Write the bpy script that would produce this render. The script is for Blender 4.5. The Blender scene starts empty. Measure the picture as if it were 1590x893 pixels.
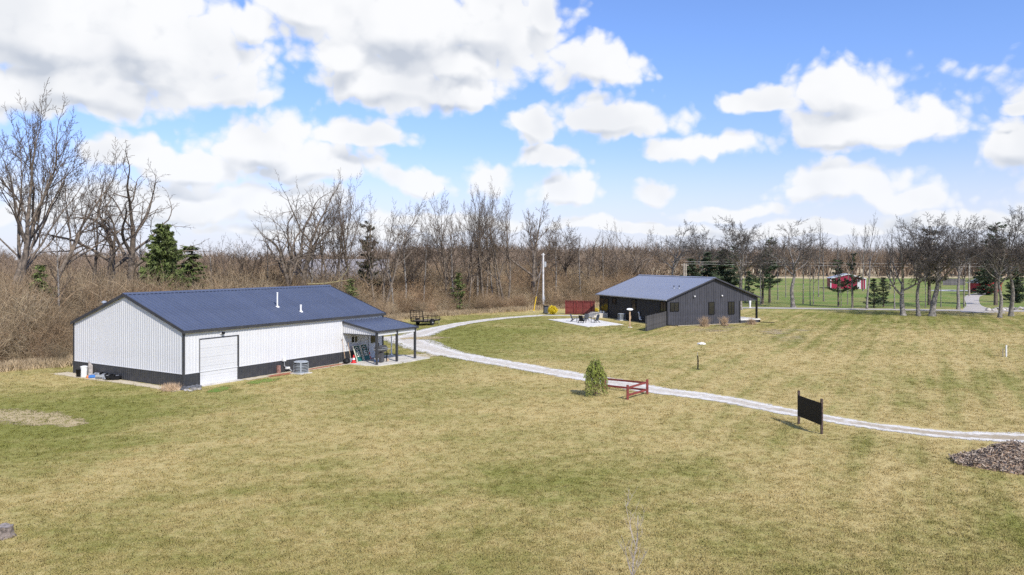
import bpy, bmesh, math, random
import numpy as np
from mathutils import Vector, Matrix

# ------------------------------------------------------------------ camera, sky, sun, exposure
sc = bpy.context.scene
COL = sc.collection
F_PX, CAM_H, HORIZON = 1200.0, 7.95, 402.0          # calibrated from the shed (40 x 60 ft, 4:12 roof)
cam_d = bpy.data.cameras.new('camera'); cam = bpy.data.objects.new('camera', cam_d); COL.objects.link(cam)
cam.location = (0, 0, CAM_H); cam.rotation_euler = (math.radians(90), 0, 0)
cam_d.sensor_width = 36; cam_d.lens = 36*F_PX/1590; cam_d.shift_y = -44.5/1590
cam_d.clip_start = 0.5; cam_d.clip_end = 6000
sc.camera = cam

SUN_EL = math.radians(43)
SUN_XY = Vector((0.49, -0.872))                       # towards the sun on the ground
sun_dir = Vector((SUN_XY.x*math.cos(SUN_EL), SUN_XY.y*math.cos(SUN_EL), math.sin(SUN_EL)))
sd = bpy.data.lights.new('sun', 'SUN'); sd.energy = 4.1; sd.angle = math.radians(0.55); sd.color = (1, 0.945, 0.865)
sun = bpy.data.objects.new('sun', sd); COL.objects.link(sun)
sun.rotation_euler = sun_dir.to_track_quat('Z', 'Y').to_euler()
sun.location = (40, -40, 60)

vs = sc.view_settings
vs.view_transform = 'Standard'; vs.look = 'None'; vs.gamma = 1; vs.use_curve_mapping = False; vs.exposure = 0.24
sc.render.engine = 'CYCLES'
sc.cycles.use_denoising = False
sc.cycles.adaptive_threshold = 0.015
sc.cycles.max_bounces = 6; sc.cycles.diffuse_bounces = 2; sc.cycles.glossy_bounces = 2
sc.cycles.transparent_max_bounces = 8; sc.cycles.transmission_bounces = 3
sc.cycles.caustics_reflective = False; sc.cycles.caustics_refractive = False

class NT:                                            # small node-tree writer
    def __init__(s, tree): s.t = tree; s.n = tree.nodes; s.l = tree.links
    def add(s, typ, **kw):
        n = s.n.new(typ)
        for k, v in kw.items(): setattr(n, k, v)
        return n
    def put(s, sock, v):
        if v is None: return
        if isinstance(v, bpy.types.NodeSocket): s.l.new(v, sock)
        else: sock.default_value = v
    def math(s, op, a, b=None, c=None, clamp=False):
        n = s.add('ShaderNodeMath', operation=op, use_clamp=clamp)
        s.put(n.inputs[0], a); s.put(n.inputs[1], b); s.put(n.inputs[2], c)
        return n.outputs[0]
    def vm(s, op, a, b=None):
        n = s.add('ShaderNodeVectorMath', operation=op)
        s.put(n.inputs[0], a); s.put(n.inputs[1], b)
        return n.outputs['Value'] if op in ('LENGTH', 'DOT_PRODUCT') else n.outputs['Vector']
    def noise(s, vec, scale, detail=3, rough=0.5, dist=0.0):
        n = s.add('ShaderNodeTexNoise'); s.put(n.inputs['Vector'], vec)
        n.inputs['Scale'].default_value = scale; n.inputs['Detail'].default_value = detail
        n.inputs['Roughness'].default_value = rough; n.inputs['Distortion'].default_value = dist
        return n.outputs['Fac']
    def ramp(s, fac, lo, hi, a=0.0, b=1.0, smooth=True):
        n = s.add('ShaderNodeMapRange', interpolation_type='SMOOTHSTEP' if smooth else 'LINEAR')
        s.put(n.inputs['Value'], fac)
        n.inputs['From Min'].default_value = lo; n.inputs['From Max'].default_value = hi
        n.inputs['To Min'].default_value = a; n.inputs['To Max'].default_value = b
        return n.outputs['Result']
    def mix(s, f, a, b, blend='MIX'):
        n = s.add('ShaderNodeMix', data_type='RGBA', blend_type=blend)
        s.put(n.inputs['Factor'], f)
        for k, v in ((6, a), (7, b)):
            if isinstance(v, (tuple, list)) and len(v) == 3: v = (*v, 1)
            s.put(n.inputs[k], v)
        return n.outputs[2]
    def xyz(s, v):
        n = s.add('ShaderNodeSeparateXYZ'); s.put(n.inputs[0], v); return n.outputs
    def comb(s, x, y, z):
        n = s.add('ShaderNodeCombineXYZ')
        for i, v in enumerate((x, y, z)): s.put(n.inputs[i], v)
        return n.outputs[0]

# ---- sky: Nishita with cumulus clouds that sit at directions of the sky
CLOUDS = [  # centre and radii in thousandths of the focal length (right of north, above the horizon)
 (60,60,190,130),(220,70,170,120),(335,140,90,48),(130,140,150,60),(385,40,42,32),(20,150,90,45),
 (620,50,190,125),(760,50,125,120),(600,135,125,60),(700,150,100,48),(480,15,75,55),(845,20,32,55),(545,95,70,55),
 (410,235,95,60),(190,238,58,34),(300,265,90,40),(480,262,110,50),(560,215,95,32),(260,325,150,45),(640,288,60,26),(430,320,120,40),
 (755,277,38,28),(910,112,105,46),(955,188,115,42),(825,204,42,34),(1090,228,95,26),(850,255,60,22),(880,305,62,36),(1018,292,28,20),
 (240,118,120,62),(715,104,100,52),(1320,150,85,50),(1185,163,58,26),(1405,205,105,38),(1285,212,48,26),(1340,195,110,45),(1310,295,95,40),(1400,312,60,24),
 (1578,222,42,44),(1587,165,24,12),(1120,330,90,16),(700,345,150,20),(60,340,130,24),(1500,345,120,18),(980,355,140,14),(500,365,200,16),(1250,360,150,14),
 (-180,120,160,80),(-250,290,140,50),(1800,120,170,70),(1850,300,150,45)]
cg = bpy.data.node_groups.new('cloud_field', 'ShaderNodeTree')
cg.interface.new_socket('Dir', in_out='INPUT', socket_type='NodeSocketVector')
cg.interface.new_socket('Field', in_out='OUTPUT', socket_type='NodeSocketFloat')
cg.interface.new_socket('Soft', in_out='OUTPUT', socket_type='NodeSocketFloat')
g = NT(cg); gi = g.add('NodeGroupInput'); go = g.add('NodeGroupOutput')
D = gi.outputs[0]
sx, sy, sz = g.xyz(D)
az = g.math('ARCTAN2', sx, sy); el = g.math('ARCSINE', sz)
# warp the look-up so outlines billow
wn = g.add('ShaderNodeTexNoise'); g.put(wn.inputs['Vector'], D); wn.inputs['Scale'].default_value = 11; wn.inputs['Detail'].default_value = 4
wv = g.vm('MULTIPLY', g.vm('SUBTRACT', wn.outputs['Color'], (0.5, 0.5, 0.5)), (0.07, 0.05, 0))
P = g.vm('ADD', g.comb(az, el, 0.0), wv)
def mad(a, k, c):
    n = g.add('ShaderNodeVectorMath', operation='MULTIPLY_ADD'); g.put(n.inputs[0], a); n.inputs[1].default_value = k; n.inputs[2].default_value = c; return n.outputs[0]
best = None
for k, (cx, cy, rx, ry) in enumerate(CLOUDS):
    u = (cx-795)/F_PX; a = math.atan(u); e = math.atan((HORIZON-cy)/F_PX*math.cos(a)); rx *= 1.12; ry *= 1.12
    kx, ky = F_PX/rx/max(1, 0.7+0.3*(1+u*u)), F_PX/ry
    v = mad(P, (kx, ky, 0), (-a*kx, -e*ky, 0))
    if rx > 60: v = g.vm('MAXIMUM', v, g.vm('MULTIPLY', v, (1, -1.6, 0)))
    L = g.vm('DOT_PRODUCT', v, v)
    best = L if best is None else g.math('MINIMUM', best, L)
best = g.math('SQRT', best)
Fld = g.math('SUBTRACT', 1.0, best)
# the rest of the sky carries the same kind of cloud
gen = g.noise(g.vm('MULTIPLY', D, (1, 1, 1.8)), 3.2, 2, 0.5)
gen = g.math('MULTIPLY_ADD', gen, 5.0, -2.65)
out_side = g.ramp(g.math('ABSOLUTE', az), 0.85, 1.1); out_up = g.ramp(el, 0.36, 0.5)
outm = g.math('MAXIMUM', out_side, out_up)
gen = g.math('MULTIPLY_ADD', outm, 3.0, g.math('SUBTRACT', gen, 3.0))
Fld = g.math('MAXIMUM', Fld, gen)
D2 = g.vm('MULTIPLY', D, (1, 1, 1.35))
n1 = g.noise(D2, 16, 6, 0.58)
vor = g.add('ShaderNodeTexVoronoi', feature='F1', voronoi_dimensions='2D'); g.put(vor.inputs['Vector'], P)
vor.inputs['Scale'].default_value = 30; vor.inputs['Detail'].default_value = 1; vor.inputs['Roughness'].default_value = 0.6; vor.inputs['Lacunarity'].default_value = 2.3
puff = g.math('SUBTRACT', 0.42, vor.outputs['Distance'])
Soft = g.math('MULTIPLY_ADD', g.math('SUBTRACT', g.noise(D2, 13, 2, 0.45), 0.5), 1.0, Fld)
g.put(go.inputs[1], Soft)
Fld = g.math('MULTIPLY_ADD', g.math('SUBTRACT', n1, 0.5), 0.95, Fld)
Fld = g.math('MULTIPLY_ADD', puff, 0.42, Fld)
g.put(go.inputs[0], Fld)

world = bpy.data.worlds.new('World'); sc.world = world; world.use_nodes = True
world.cycles.sampling_method = 'NONE'
w = NT(world.node_tree)
for n in list(w.n): w.n.remove(n)
sky = w.add('ShaderNodeTexSky', sky_type='NISHITA'); sky.sun_disc = False
sky.sun_elevation = SUN_EL; sky.sun_rotation = math.atan2(SUN_XY.x, SUN_XY.y)
sky.air_density = 1.0; sky.dust_density = 0.6; sky.ozone_density = 2.2; sky.altitude = 200
tc = w.add('ShaderNodeTexCoord'); dirv = tc.outputs['Generated']
def field(vec):
    n = w.add('ShaderNodeGroup'); n.node_tree = cg; w.put(n.inputs[0], vec); return n.outputs
f0 = field(dirv); f1 = field(w.vm('ADD', dirv, (0.008, 0.0, 0.026)))
d0, d1 = f0[0], f1[0]
alpha = w.ramp(d0, -0.12, 0.30)
dz = w.xyz(dirv)[2]
shade = w.math('MULTIPLY_ADD', w.ramp(w.math('SUBTRACT', d1, d0), -0.1, 0.5), 0.30, w.math('MULTIPLY', w.ramp(w.math('SUBTRACT', f1[1], f0[1]), -0.10, 0.42), 0.75))
thick = w.ramp(f0[1], 0.05, 0.80)
mott = w.ramp(w.noise(dirv, 9, 3, 0.5), 0.42, 0.68)
shade = w.math('MULTIPLY', w.math('MULTIPLY_ADD', mott, 0.30, w.math('MULTIPLY', shade, 1.0)), w.math('MULTIPLY_ADD', thick, 0.8, 0.2), clamp=True)
ccol = w.mix(shade, (8.35, 8.4, 8.5), (4.9, 5.3, 6.0))
low = w.ramp(dz, 0.0, 0.15, 1.0, 0.0)
skyc = w.mix(1.0, sky.outputs[0], w.mix(w.ramp(dz, 0.05, 0.28), (1.12, 1.10, 1.5), (1.12, 1.29, 1.76)), 'MULTIPLY')
skyc = w.mix(w.math('MULTIPLY', low, 0.80), skyc, (6.7, 7.15, 8.2))
alpha = w.math('MULTIPLY', alpha, w.math('MULTIPLY_ADD', low, -0.18, 0.985))
alpha = w.math('MULTIPLY', alpha, w.ramp(dz, -0.02, 0.01))
fin = w.mix(alpha, skyc, ccol)
bg = w.add('ShaderNodeBackground'); bg.inputs['Strength'].default_value = 0.1; w.put(bg.inputs['Color'], fin)
wo = w.add('ShaderNodeOutputWorld'); w.put(wo.inputs[0], bg.outputs[0])

# ------------------------------------------------------------------ helpers
def G(px, py, z=0.0):
    """where the sight line through a photo pixel meets the level z"""
    d = F_PX*(CAM_H-z)/(py-HORIZON)
    return Vector(((px-795)/F_PX*d, d, z))
def tag(o, label=None, cat=None, group=None, kind=None):
    if label: o['label'] = label
    if cat: o['category'] = cat
    if group: o['group'] = group
    if kind: o['kind'] = kind
    return o
def empty(name, loc=(0, 0, 0), rz=0.0, label=None, cat=None, group=None):
    o = bpy.data.objects.new(name, None); COL.objects.link(o)
    o.location = loc; o.rotation_euler = (0, 0, rz); o.empty_display_size = 0.2
    return tag(o, label, cat, group)
def mesh_np(name, V, faces, smooth=False):
    """faces: list of (m,k) int arrays"""
    me = bpy.data.meshes.new(name)
    V = np.asarray(V, np.float32).reshape(-1, 3)
    me.vertices.add(len(V)); me.vertices.foreach_set('co', V.ravel())
    idx = np.concatenate([f.ravel() for f in faces]).astype(np.int32)
    cnt = np.concatenate([np.full(len(f), f.shape[1], np.int32) for f in faces])
    me.loops.add(len(idx)); me.loops.foreach_set('vertex_index', idx)
    me.polygons.add(len(cnt)); st = np.zeros(len(cnt), np.int32); st[1:] = np.cumsum(cnt)[:-1]
    me.polygons.foreach_set('loop_start', st)
    me.update(calc_edges=True); me.validate()
    if smooth: me.polygons.foreach_set('use_smooth', np.ones(len(me.polygons), bool))
    return me
def link(name, me, mat=None, parent=None):
    o = bpy.data.objects.new(name, me); COL.objects.link(o)
    if mat and not me.materials: me.materials.append(mat)
    if parent: o.parent = parent
    return o
class MB:
    """collects simple solids into one mesh"""
    def __init__(s): s.v = []; s.f = []
    def raw(s, v, f):
        k = len(s.v); s.v += [tuple(p) for p in v]; s.f += [tuple(i+k for i in q) for q in f]; return s
    def box(s, x0, x1, y0, y1, z0, z1):
        return s.raw([(x0,y0,z0),(x1,y0,z0),(x1,y1,z0),(x0,y1,z0),(x0,y0,z1),(x1,y0,z1),(x1,y1,z1),(x0,y1,z1)],
                     [(0,3,2,1),(4,5,6,7),(0,1,5,4),(1,2,6,5),(2,3,7,6),(3,0,4,7)])
    def beam(s, p, q, wd, ht, up=(0, 0, 1)):
        p = Vector(p); q = Vector(q); t = (q-p).normalized(); u = Vector(up)
        if abs(t.dot(u)) > 0.95: u = Vector((1, 0, 0))
        a = t.cross(u).normalized(); b = a.cross(t).normalized()
        a = a*wd/2; b = b*ht/2
        return s.raw([p-a-b, p+a-b, p+a+b, p-a+b, q-a-b, q+a-b, q+a+b, q-a+b],
                     [(0,1,2,3),(7,6,5,4),(4,5,1,0),(5,6,2,1),(6,7,3,2),(7,4,0,3)])
    def cyl(s, p, q, r0, r1=None, n=10):
        r1 = r0 if r1 is None else r1
        p = Vector(p); q = Vector(q); t = (q-p).normalized(); u = Vector((0, 0, 1)) if abs(t.z) < 0.9 else Vector((1, 0, 0))
        a = t.cross(u).normalized(); b = t.cross(a)
        v = []
        for c, r in ((p, r0), (q, r1)):
            v += [c+a*(r*math.cos(2*math.pi*i/n))+b*(r*math.sin(2*math.pi*i/n)) for i in range(n)]
        f = [(i, (i+1) % n, n+(i+1) % n, n+i) for i in range(n)]
        return s.raw(v, f+[tuple(range(n))[::-1], tuple(range(n, 2*n))])
    def prism(s, poly, d):
        """poly: 3-D points of one face; d: extrusion vector"""
        n = len(poly); d = Vector(d)
        v = [Vector(p) for p in poly]; v += [p+d for p in v]
        return s.raw(v, [tuple(range(n))[::-1], tuple(range(n, 2*n))]+[(i, (i+1) % n, n+(i+1) % n, n+i) for i in range(n)])
    def lathe(s, c, prof, n=16):
        c = Vector(c); v = []; m = len(prof)
        for r, z in prof: v += [c+Vector((r*math.cos(2*math.pi*i/n), r*math.sin(2*math.pi*i/n), z)) for i in range(n)]
        f = [(j*n+i, j*n+(i+1) % n, (j+1)*n+(i+1) % n, (j+1)*n+i) for j in range(m-1) for i in range(n)]
        return s.raw(v, f+[tuple(range(n))[::-1], tuple(range((m-1)*n, m*n))])
    def mesh(s, name, bevel=0.0, smooth=False):
        me = bpy.data.meshes.new(name); me.from_pydata(s.v, [], s.f); me.validate()
        bm = bmesh.new(); bm.from_mesh(me)
        bmesh.ops.recalc_face_normals(bm, faces=bm.faces)
        if bevel: bmesh.ops.bevel(bm, geom=bm.edges[:], offset=bevel, segments=2, affect='EDGES', clamp_overlap=True)
        if smooth:
            for f in bm.faces: f.smooth = True
        bm.to_mesh(me); bm.free()
        if smooth: me.set_sharp_from_angle(angle=math.radians(40))
        return me
    def build(s, name, mat, parent=None, bevel=0.0, smooth=False):
        return link(name, s.mesh(name, bevel, smooth), mat, parent)
def copy_tree(o, parent=None):
    c = o.copy(); COL.objects.link(c); c.parent = parent
    for ch in list(o.children): copy_tree(ch, c)
    return c

# ------------------------------------------------------------------ materials
MATS = {}
def mat(name, col, rough=0.6, var=0.12, scale=6.0, bump=0.0, metal=0.0, spec=0.5, col2=None, bscale=None, coat=0.0, rnd=0.0, coords='Object', streak=0.0):
    m = bpy.data.materials.new(name); m.use_nodes = True; t = NT(m.node_tree)
    b = m.node_tree.nodes['Principled BSDF']; tcn = t.add('ShaderNodeTexCoord'); P = tcn.outputs[coords]
    f = t.noise(P, scale, 5, 0.6)
    c2 = col2 or tuple(max(0, c*(1-2.2*var)) for c in col)
    c1 = col if col2 else tuple(min(1, c*(1+1.2*var)) for c in col)
    cc = t.mix(t.ramp(f, 0.3, 0.7), c2, c1)
    if streak:
        sp = t.vm('MULTIPLY', P, (2.2, 2.2, 0.16)); cc = t.mix(t.math('MULTIPLY', t.ramp(t.noise(sp, 3.0, 4, 0.65), 0.5, 0.8), streak), cc, tuple(c*0.55 for c in col))
    if rnd:
        oi = t.add('ShaderNodeObjectInfo')
        k = t.ramp(oi.outputs['Random'], 0, 1, 1-rnd, 1+rnd, False)
        cc = t.vm('MULTIPLY', cc, t.comb(k, k, k))
    t.put(b.inputs['Base Color'], cc)
    t.put(b.inputs['Roughness'], t.ramp(t.noise(P, scale*2.3, 3), 0.25, 0.75, max(0.02, rough-0.08), min(1, rough+0.08)))
    b.inputs['Metallic'].default_value = metal; b.inputs['Specular IOR Level'].default_value = spec
    b.inputs['Coat Weight'].default_value = coat
    if bump:
        bn = t.add('ShaderNodeBump'); bn.inputs['Strength'].default_value = bump; bn.inputs['Distance'].default_value = 0.02
        t.put(bn.inputs['Height'], t.noise(P, bscale or scale*4, 4)); t.put(b.inputs['Normal'], bn.outputs[0])
    MATS[name] = m
    return m
M_white = mat('white_steel', (0.62, 0.625, 0.635), 0.5, 0.02, 0.9, streak=0.16)
M_char = mat('charcoal_steel', (0.030, 0.033, 0.042), 0.42, 0.10, 1.5, col2=(0.052, 0.052, 0.054))
M_navy = mat('navy_roof_steel', (0.078, 0.096, 0.150), 0.42, 0.05, 0.5, spec=0.55, rnd=0.06)
M_slate = mat('slate_blue_roof_steel', (0.225, 0.245, 0.305), 0.42, 0.03, 0.5, spec=0.6)
M_black = mat('black_paint', (0.008, 0.008, 0.009), 0.6, 0.2, 8, spec=0.25)
M_blackwood = mat('black_stained_wood', (0.030, 0.031, 0.036), 0.65, 0.2, 4, 0.3)
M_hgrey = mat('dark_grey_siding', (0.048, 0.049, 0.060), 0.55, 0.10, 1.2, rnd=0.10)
M_hshade = mat('shaded_siding', (0.016, 0.017, 0.021), 0.6, 0.15, 2.0, rnd=0.12)  # darker copy of the gable siding; the side wall's shade is in its colour
M_conc = mat('concrete', (0.56, 0.53, 0.47), 0.9, 0.08, 1.3, 0.3, bscale=30)
M_concw = mat('pale_concrete', (0.66, 0.64, 0.60), 0.9, 0.07, 1.0, 0.3, bscale=30)
M_door = mat('white_door_steel', (0.61, 0.615, 0.625), 0.5, 0.02, 1.0)
M_glass = mat('window_glass', (0.012, 0.014, 0.016), 0.04, 0.1, 1, spec=0.9)
M_galv = mat('galvanised_metal', (0.52, 0.54, 0.56), 0.35, 0.08, 4, metal=0.5)
M_acgrey = mat('grey_air_conditioner_paint', (0.30, 0.33, 0.36), 0.5, 0.08, 5)
M_acdark = mat('dark_vent_grille', (0.035, 0.038, 0.045), 0.6, 0.1, 5)
M_red = mat('barn_red_wood', (0.33, 0.042, 0.034), 0.7, 0.16, 4, 0.25, rnd=0.15)
M_redfence = mat('red_fence_paint', (0.205, 0.038, 0.032), 0.7, 0.16, 4, 0.25, rnd=0.12)
M_crimson = mat('crimson_barn_steel', (0.36, 0.015, 0.060), 0.5, 0.08, 1)
M_wood = mat('pale_timber', (0.52, 0.36, 0.22), 0.75, 0.15, 5, 0.3)
M_oldwood = mat('weathered_wood', (0.30, 0.27, 0.24), 0.85, 0.2, 5, 0.4)
M_greyfence = mat('weathered_dark_fence_wood', (0.075, 0.073, 0.076), 0.85, 0.25, 3, 0.4, rnd=0.22)
M_yellow = mat('yellow_plastic', (0.75, 0.50, 0.02), 0.45, 0.08, 3)
M_pole = mat('silvered_pole_wood', (0.62, 0.61, 0.60), 0.8, 0.10, 3, 0.3)
M_polew = mat('brown_pole_wood', (0.40, 0.35, 0.29), 0.85, 0.15, 3, 0.3)
M_tyre = mat('tyre_rubber', (0.015, 0.015, 0.016), 0.85, 0.15, 12)
M_wheel = mat('white_wheel_paint', (0.72, 0.72, 0.72), 0.45, 0.05, 6)
M_deckwood = mat('trailer_deck_wood', (0.22, 0.17, 0.12), 0.85, 0.25, 4, 0.3)
M_plastic_red = mat('red_plastic', (0.62, 0.02, 0.018), 0.4, 0.08, 5)
M_plastic_white = mat('white_plastic', (0.78, 0.78, 0.76), 0.4, 0.04, 5)
M_plastic_blue = mat('blue_plastic', (0.05, 0.20, 0.55), 0.4, 0.08, 5)
M_tarp = mat('grey_tarp', (0.34, 0.36, 0.40), 0.55, 0.3, 7, 0.5)
M_green = mat('green_board_paint', (0.018, 0.085, 0.060), 0.5, 0.15, 5)
M_cream = mat('cream_paint', (0.76, 0.72, 0.58), 0.5, 0.05, 5)
M_chairgrey = mat('charcoal_plastic', (0.075, 0.083, 0.095), 0.5, 0.12, 5)
M_grill = mat('grill_enamel', (0.10, 0.10, 0.105), 0.35, 0.10, 5, metal=0.3)
M_stone = mat('field_stone', (0.40, 0.37, 0.33), 0.9, 0.25, 4, 0.5, rnd=0.35)
M_stoneD = mat('dark_stone', (0.13, 0.135, 0.15), 0.9, 0.25, 4, 0.5, rnd=0.35)
M_mulch = mat('red_mulch', (0.30, 0.085, 0.045), 0.95, 0.35, 14, 0.8)
M_shingle = mat('grey_shingles', (0.23, 0.22, 0.23), 0.9, 0.2, 3, 0.4)
M_tanwall = mat('tan_siding', (0.42, 0.37, 0.31), 0.8, 0.1, 2)  # even tan for the walls of the grey-roofed house
M_wire = mat('weathered_cable', (0.55, 0.53, 0.50), 0.6, 0.05, 2)
M_road = mat('worn_asphalt', (0.42, 0.385, 0.35), 0.95, 0.07, 0.35, 0.4, bscale=25)
M_bark_l = mat('grey_brown_bark', (0.180, 0.145, 0.112), 0.95, 0.28, 3.0, 0.6, rnd=0.15)
M_bark_r = mat('pale_grey_bark', (0.24, 0.218, 0.192), 0.95, 0.28, 3.0, 0.6, rnd=0.12)
M_twig_l = mat('brown_twigs', (0.120, 0.088, 0.062), 0.95, 0.2, 2.0, rnd=0.2)
M_twig_r = mat('grey_twigs', (0.088, 0.075, 0.065), 0.95, 0.2, 2.0, rnd=0.2)
M_sapbark = mat('pale_sapling_bark', (0.46, 0.40, 0.36), 0.9, 0.15, 6)
# ------------------------------------------------------------------ ground and its materials
lg = bpy.data.node_groups.new('lawn_colour', 'ShaderNodeTree')
lg.interface.new_socket('Color', in_out='OUTPUT', socket_type='NodeSocketColor')
lg.interface.new_socket('Height', in_out='OUTPUT', socket_type='NodeSocketFloat')
g = NT(lg); go = g.add('NodeGroupOutput')
geo = g.add('ShaderNodeNewGeometry')
px_, py_, pz_ = g.xyz(geo.outputs['Position'])
P = g.comb(px_, py_, 0.0)
nA = g.noise(P, 0.045, 3, 0.55, 0.4); nB = g.noise(g.vm('ADD', P, (40, 11, 0)), 0.17, 4, 0.6, 0.5)
nC = g.noise(P, 1.1, 4, 0.62, 0.6); nD = g.noise(P, 4.5, 4, 0.65, 0.3); nE = g.noise(P, 17.0, 2, 0.6)
# mower lines: bands running away to the north-east
def along(ax, ay):                                   # coordinates across and along a direction on the ground
    u = g.math('ADD', g.math('MULTIPLY', px_, ay), g.math('MULTIPLY', py_, -ax)); v = g.math('ADD', g.math('MULTIPLY', px_, ax), g.math('MULTIPLY', py_, ay)); return u, v
u1, v1 = along(0.47, 0.883); u2, v2 = along(0.94, 0.34)
n1s = g.noise(g.comb(g.math('MULTIPLY', u1, 0.95), g.math('MULTIPLY', v1, 0.05), 0.0), 1.0, 3, 0.55)
wob = g.noise(g.comb(g.math('MULTIPLY', u1, 0.2), g.math('MULTIPLY', v1, 0.06), 3.0), 1.0, 2, 0.5)
band = g.math('SINE', g.math('MULTIPLY_ADD', wob, 7.0, g.math('MULTIPLY', u1, 3.6)))
nS = g.math('MULTIPLY_ADD', band, 0.09, g.math('MULTIPLY_ADD', g.math('SUBTRACT', n1s, 0.5), 1.5, 0.5))
n2s = g.noise(g.comb(g.math('MULTIPLY', u2, 0.8), g.math('MULTIPLY', v2, 0.07), 7.0), 1.0, 3, 0.55)
nS2 = g.math('MULTIPLY_ADD', g.math('SUBTRACT', n2s, 0.5), 0.6, 0.5)
right = g.ramp(px_, 4, 16)
streak = g.mix(right, nS2, nS)
s = g.math('MULTIPLY', nA, 1.05)
s = g.math('MULTIPLY_ADD', nB, 0.95, s); s = g.math('MULTIPLY_ADD', nC, 0.65, s)
s = g.math('MULTIPLY_ADD', nD, 0.62, s); s = g.math('MULTIPLY_ADD', nE, 0.35, s); s = g.math('MULTIPLY_ADD', streak, 0.75, s)
# greener close to the shed, the drive and the near right corner
def spot(cx, cy, r, k):
    L = g.vm('LENGTH', g.vm('MULTIPLY', g.vm('SUBTRACT', P, (cx, cy, 0)), (1/r, 1/(r*1.25), 0)))
    return g.math('MULTIPLY', g.ramp(L, 1.0, 0.15), k)
for q in ((-24, 38, 14, .52), (-8, 60, 9, .26), (-6, 76, 15, .40), (18, 22, 7, .26), (-2, 24, 6, .16), (7, 29, 4, .14), (26, 30, 5, .20), (36, 50, 8, .18), (-2, 95, 18, .34), (12, 86, 8, .30), (50, 104, 26, .30), (-11, 23, 7, .10),
          (16, 72, 9, -.10), (4, 40, 8, -.16), (29, 62, 16, -.20), (44, 76, 18, -.12), (-15, 27, 5, -.08), (24, 46, 9, .03), (-5, 33, 5, -.12)):
    s = g.math('ADD', s, spot(*q))
gm = g.ramp(s, 1.86, 2.72)
col = g.mix(gm, (0.500, 0.398, 0.178), (0.228, 0.230, 0.058))
pale = g.ramp(g.math('ADD', g.math('MULTIPLY', nD, 0.55), g.math('MULTIPLY', nE, 0.6)), 0.62, 0.82)
col = g.mix(g.math('MULTIPLY', pale, 0.30), col, (0.53, 0.445, 0.245))
dark = g.ramp(g.math('ADD', g.math('MULTIPLY', nC, 0.5), g.math('MULTIPLY', nE, 0.6)), 0.46, 0.32)
col = g.mix(g.math('MULTIPLY', dark, 0.35), col, (0.165, 0.150, 0.055))
# bare earth near the house and beyond the road a greener meadow, then a tan field
bare = g.math('MULTIPLY', g.ramp(nB, 0.52, 0.68), g.math('ADD', spot(27, 84, 11, 0.9), spot(-34, 43, 4, 0.9)))
col = g.mix(bare, col, (0.36, 0.29, 0.215))
mead = g.math('MULTIPLY', g.ramp(py_, 120, 126), g.ramp(px_, 24, 36))
mcol = g.mix(g.ramp(g.math('MULTIPLY_ADD', nB, 0.6, g.math('MULTIPLY', nA, 0.5)), 0.42, 0.68), (0.245, 0.235, 0.085), (0.135, 0.205, 0.042))
col = g.mix(mead, col, mcol)
farf = g.ramp(g.math('MULTIPLY_ADD', nA, 60.0, py_), 345, 352)
col = g.mix(farf, col, (0.47, 0.385, 0.245))
woods = g.ramp(g.math('MULTIPLY_ADD', nB, 5.0, g.math('ADD', g.math('MULTIPLY', py_, 0.40), g.math('MULTIPLY', px_, -1.0))), 59.0, 62.0)
woods = g.math('MULTIPLY', woods, g.ramp(px_, 26, 20))
col = g.mix(woods, col, g.mix(nC, (0.20, 0.15, 0.095), (0.36, 0.28, 0.18)))
g.put(go.inputs[0], col)
g.put(go.inputs[1], g.math('MULTIPLY_ADD', nE, 0.6, g.math('MULTIPLY', nD, 0.8)))

def lawn_mat(name, bump, tuft=False):
    m = bpy.data.materials.new(name); m.use_nodes = True; t = NT(m.node_tree); b = m.node_tree.nodes['Principled BSDF']
    n = t.add('ShaderNodeGroup'); n.node_tree = lg; cc = n.outputs[0]
    if tuft:
        oi = t.add('ShaderNodeObjectInfo'); k = t.ramp(oi.outputs['Random'], 0, 1, 0.95, 1.45, False)
        cc = t.vm('MULTIPLY', cc, t.comb(k, k, k))
        t.put(b.inputs['Normal'], t.vm('NORMALIZE', t.vm('ADD', t.comb(0.0, 0.0, 3.0), t.add('ShaderNodeNewGeometry').outputs['Normal'])))
    else:
        bn = t.add('ShaderNodeBump'); bn.inputs['Strength'].default_value = bump; bn.inputs['Distance'].default_value = 0.09
        t.put(bn.inputs['Height'], n.outputs[1]); t.put(b.inputs['Normal'], bn.outputs[0])
    t.put(b.inputs['Base Color'], cc); b.inputs['Roughness'].default_value = 0.9; b.inputs['Specular IOR Level'].default_value = 0.15
    if tuft:                                         # thin blades let light through
        tb = t.add('ShaderNodeBsdfTranslucent'); t.put(tb.inputs['Color'], cc); l = b.inputs['Normal'].links[0].from_socket; t.put(tb.inputs['Normal'], l)
        ms = t.add('ShaderNodeAddShader'); mo = [n_ for n_ in t.n if n_.type == 'OUTPUT_MATERIAL'][0]
        mx = t.add('ShaderNodeMixShader'); mx.inputs[0].default_value = 0.42; t.l.new(b.outputs[0], mx.inputs[1]); t.l.new(tb.outputs[0], mx.inputs[2]); t.l.new(mx.outputs[0], mo.inputs[0]); t.n.remove(ms)
    return m
M_lawn = lawn_mat('mown_winter_lawn', 0.75); M_tuft = lawn_mat('lawn_grass_blades', 0, True)
gnd = MB().raw([(-2500, -300, 0), (2500, -300, 0), (2500, 4500, 0), (-2500, 4500, 0)], [(0, 1, 2, 3)]).build('ground', M_lawn)
gnd['kind'] = 'structure'

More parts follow.
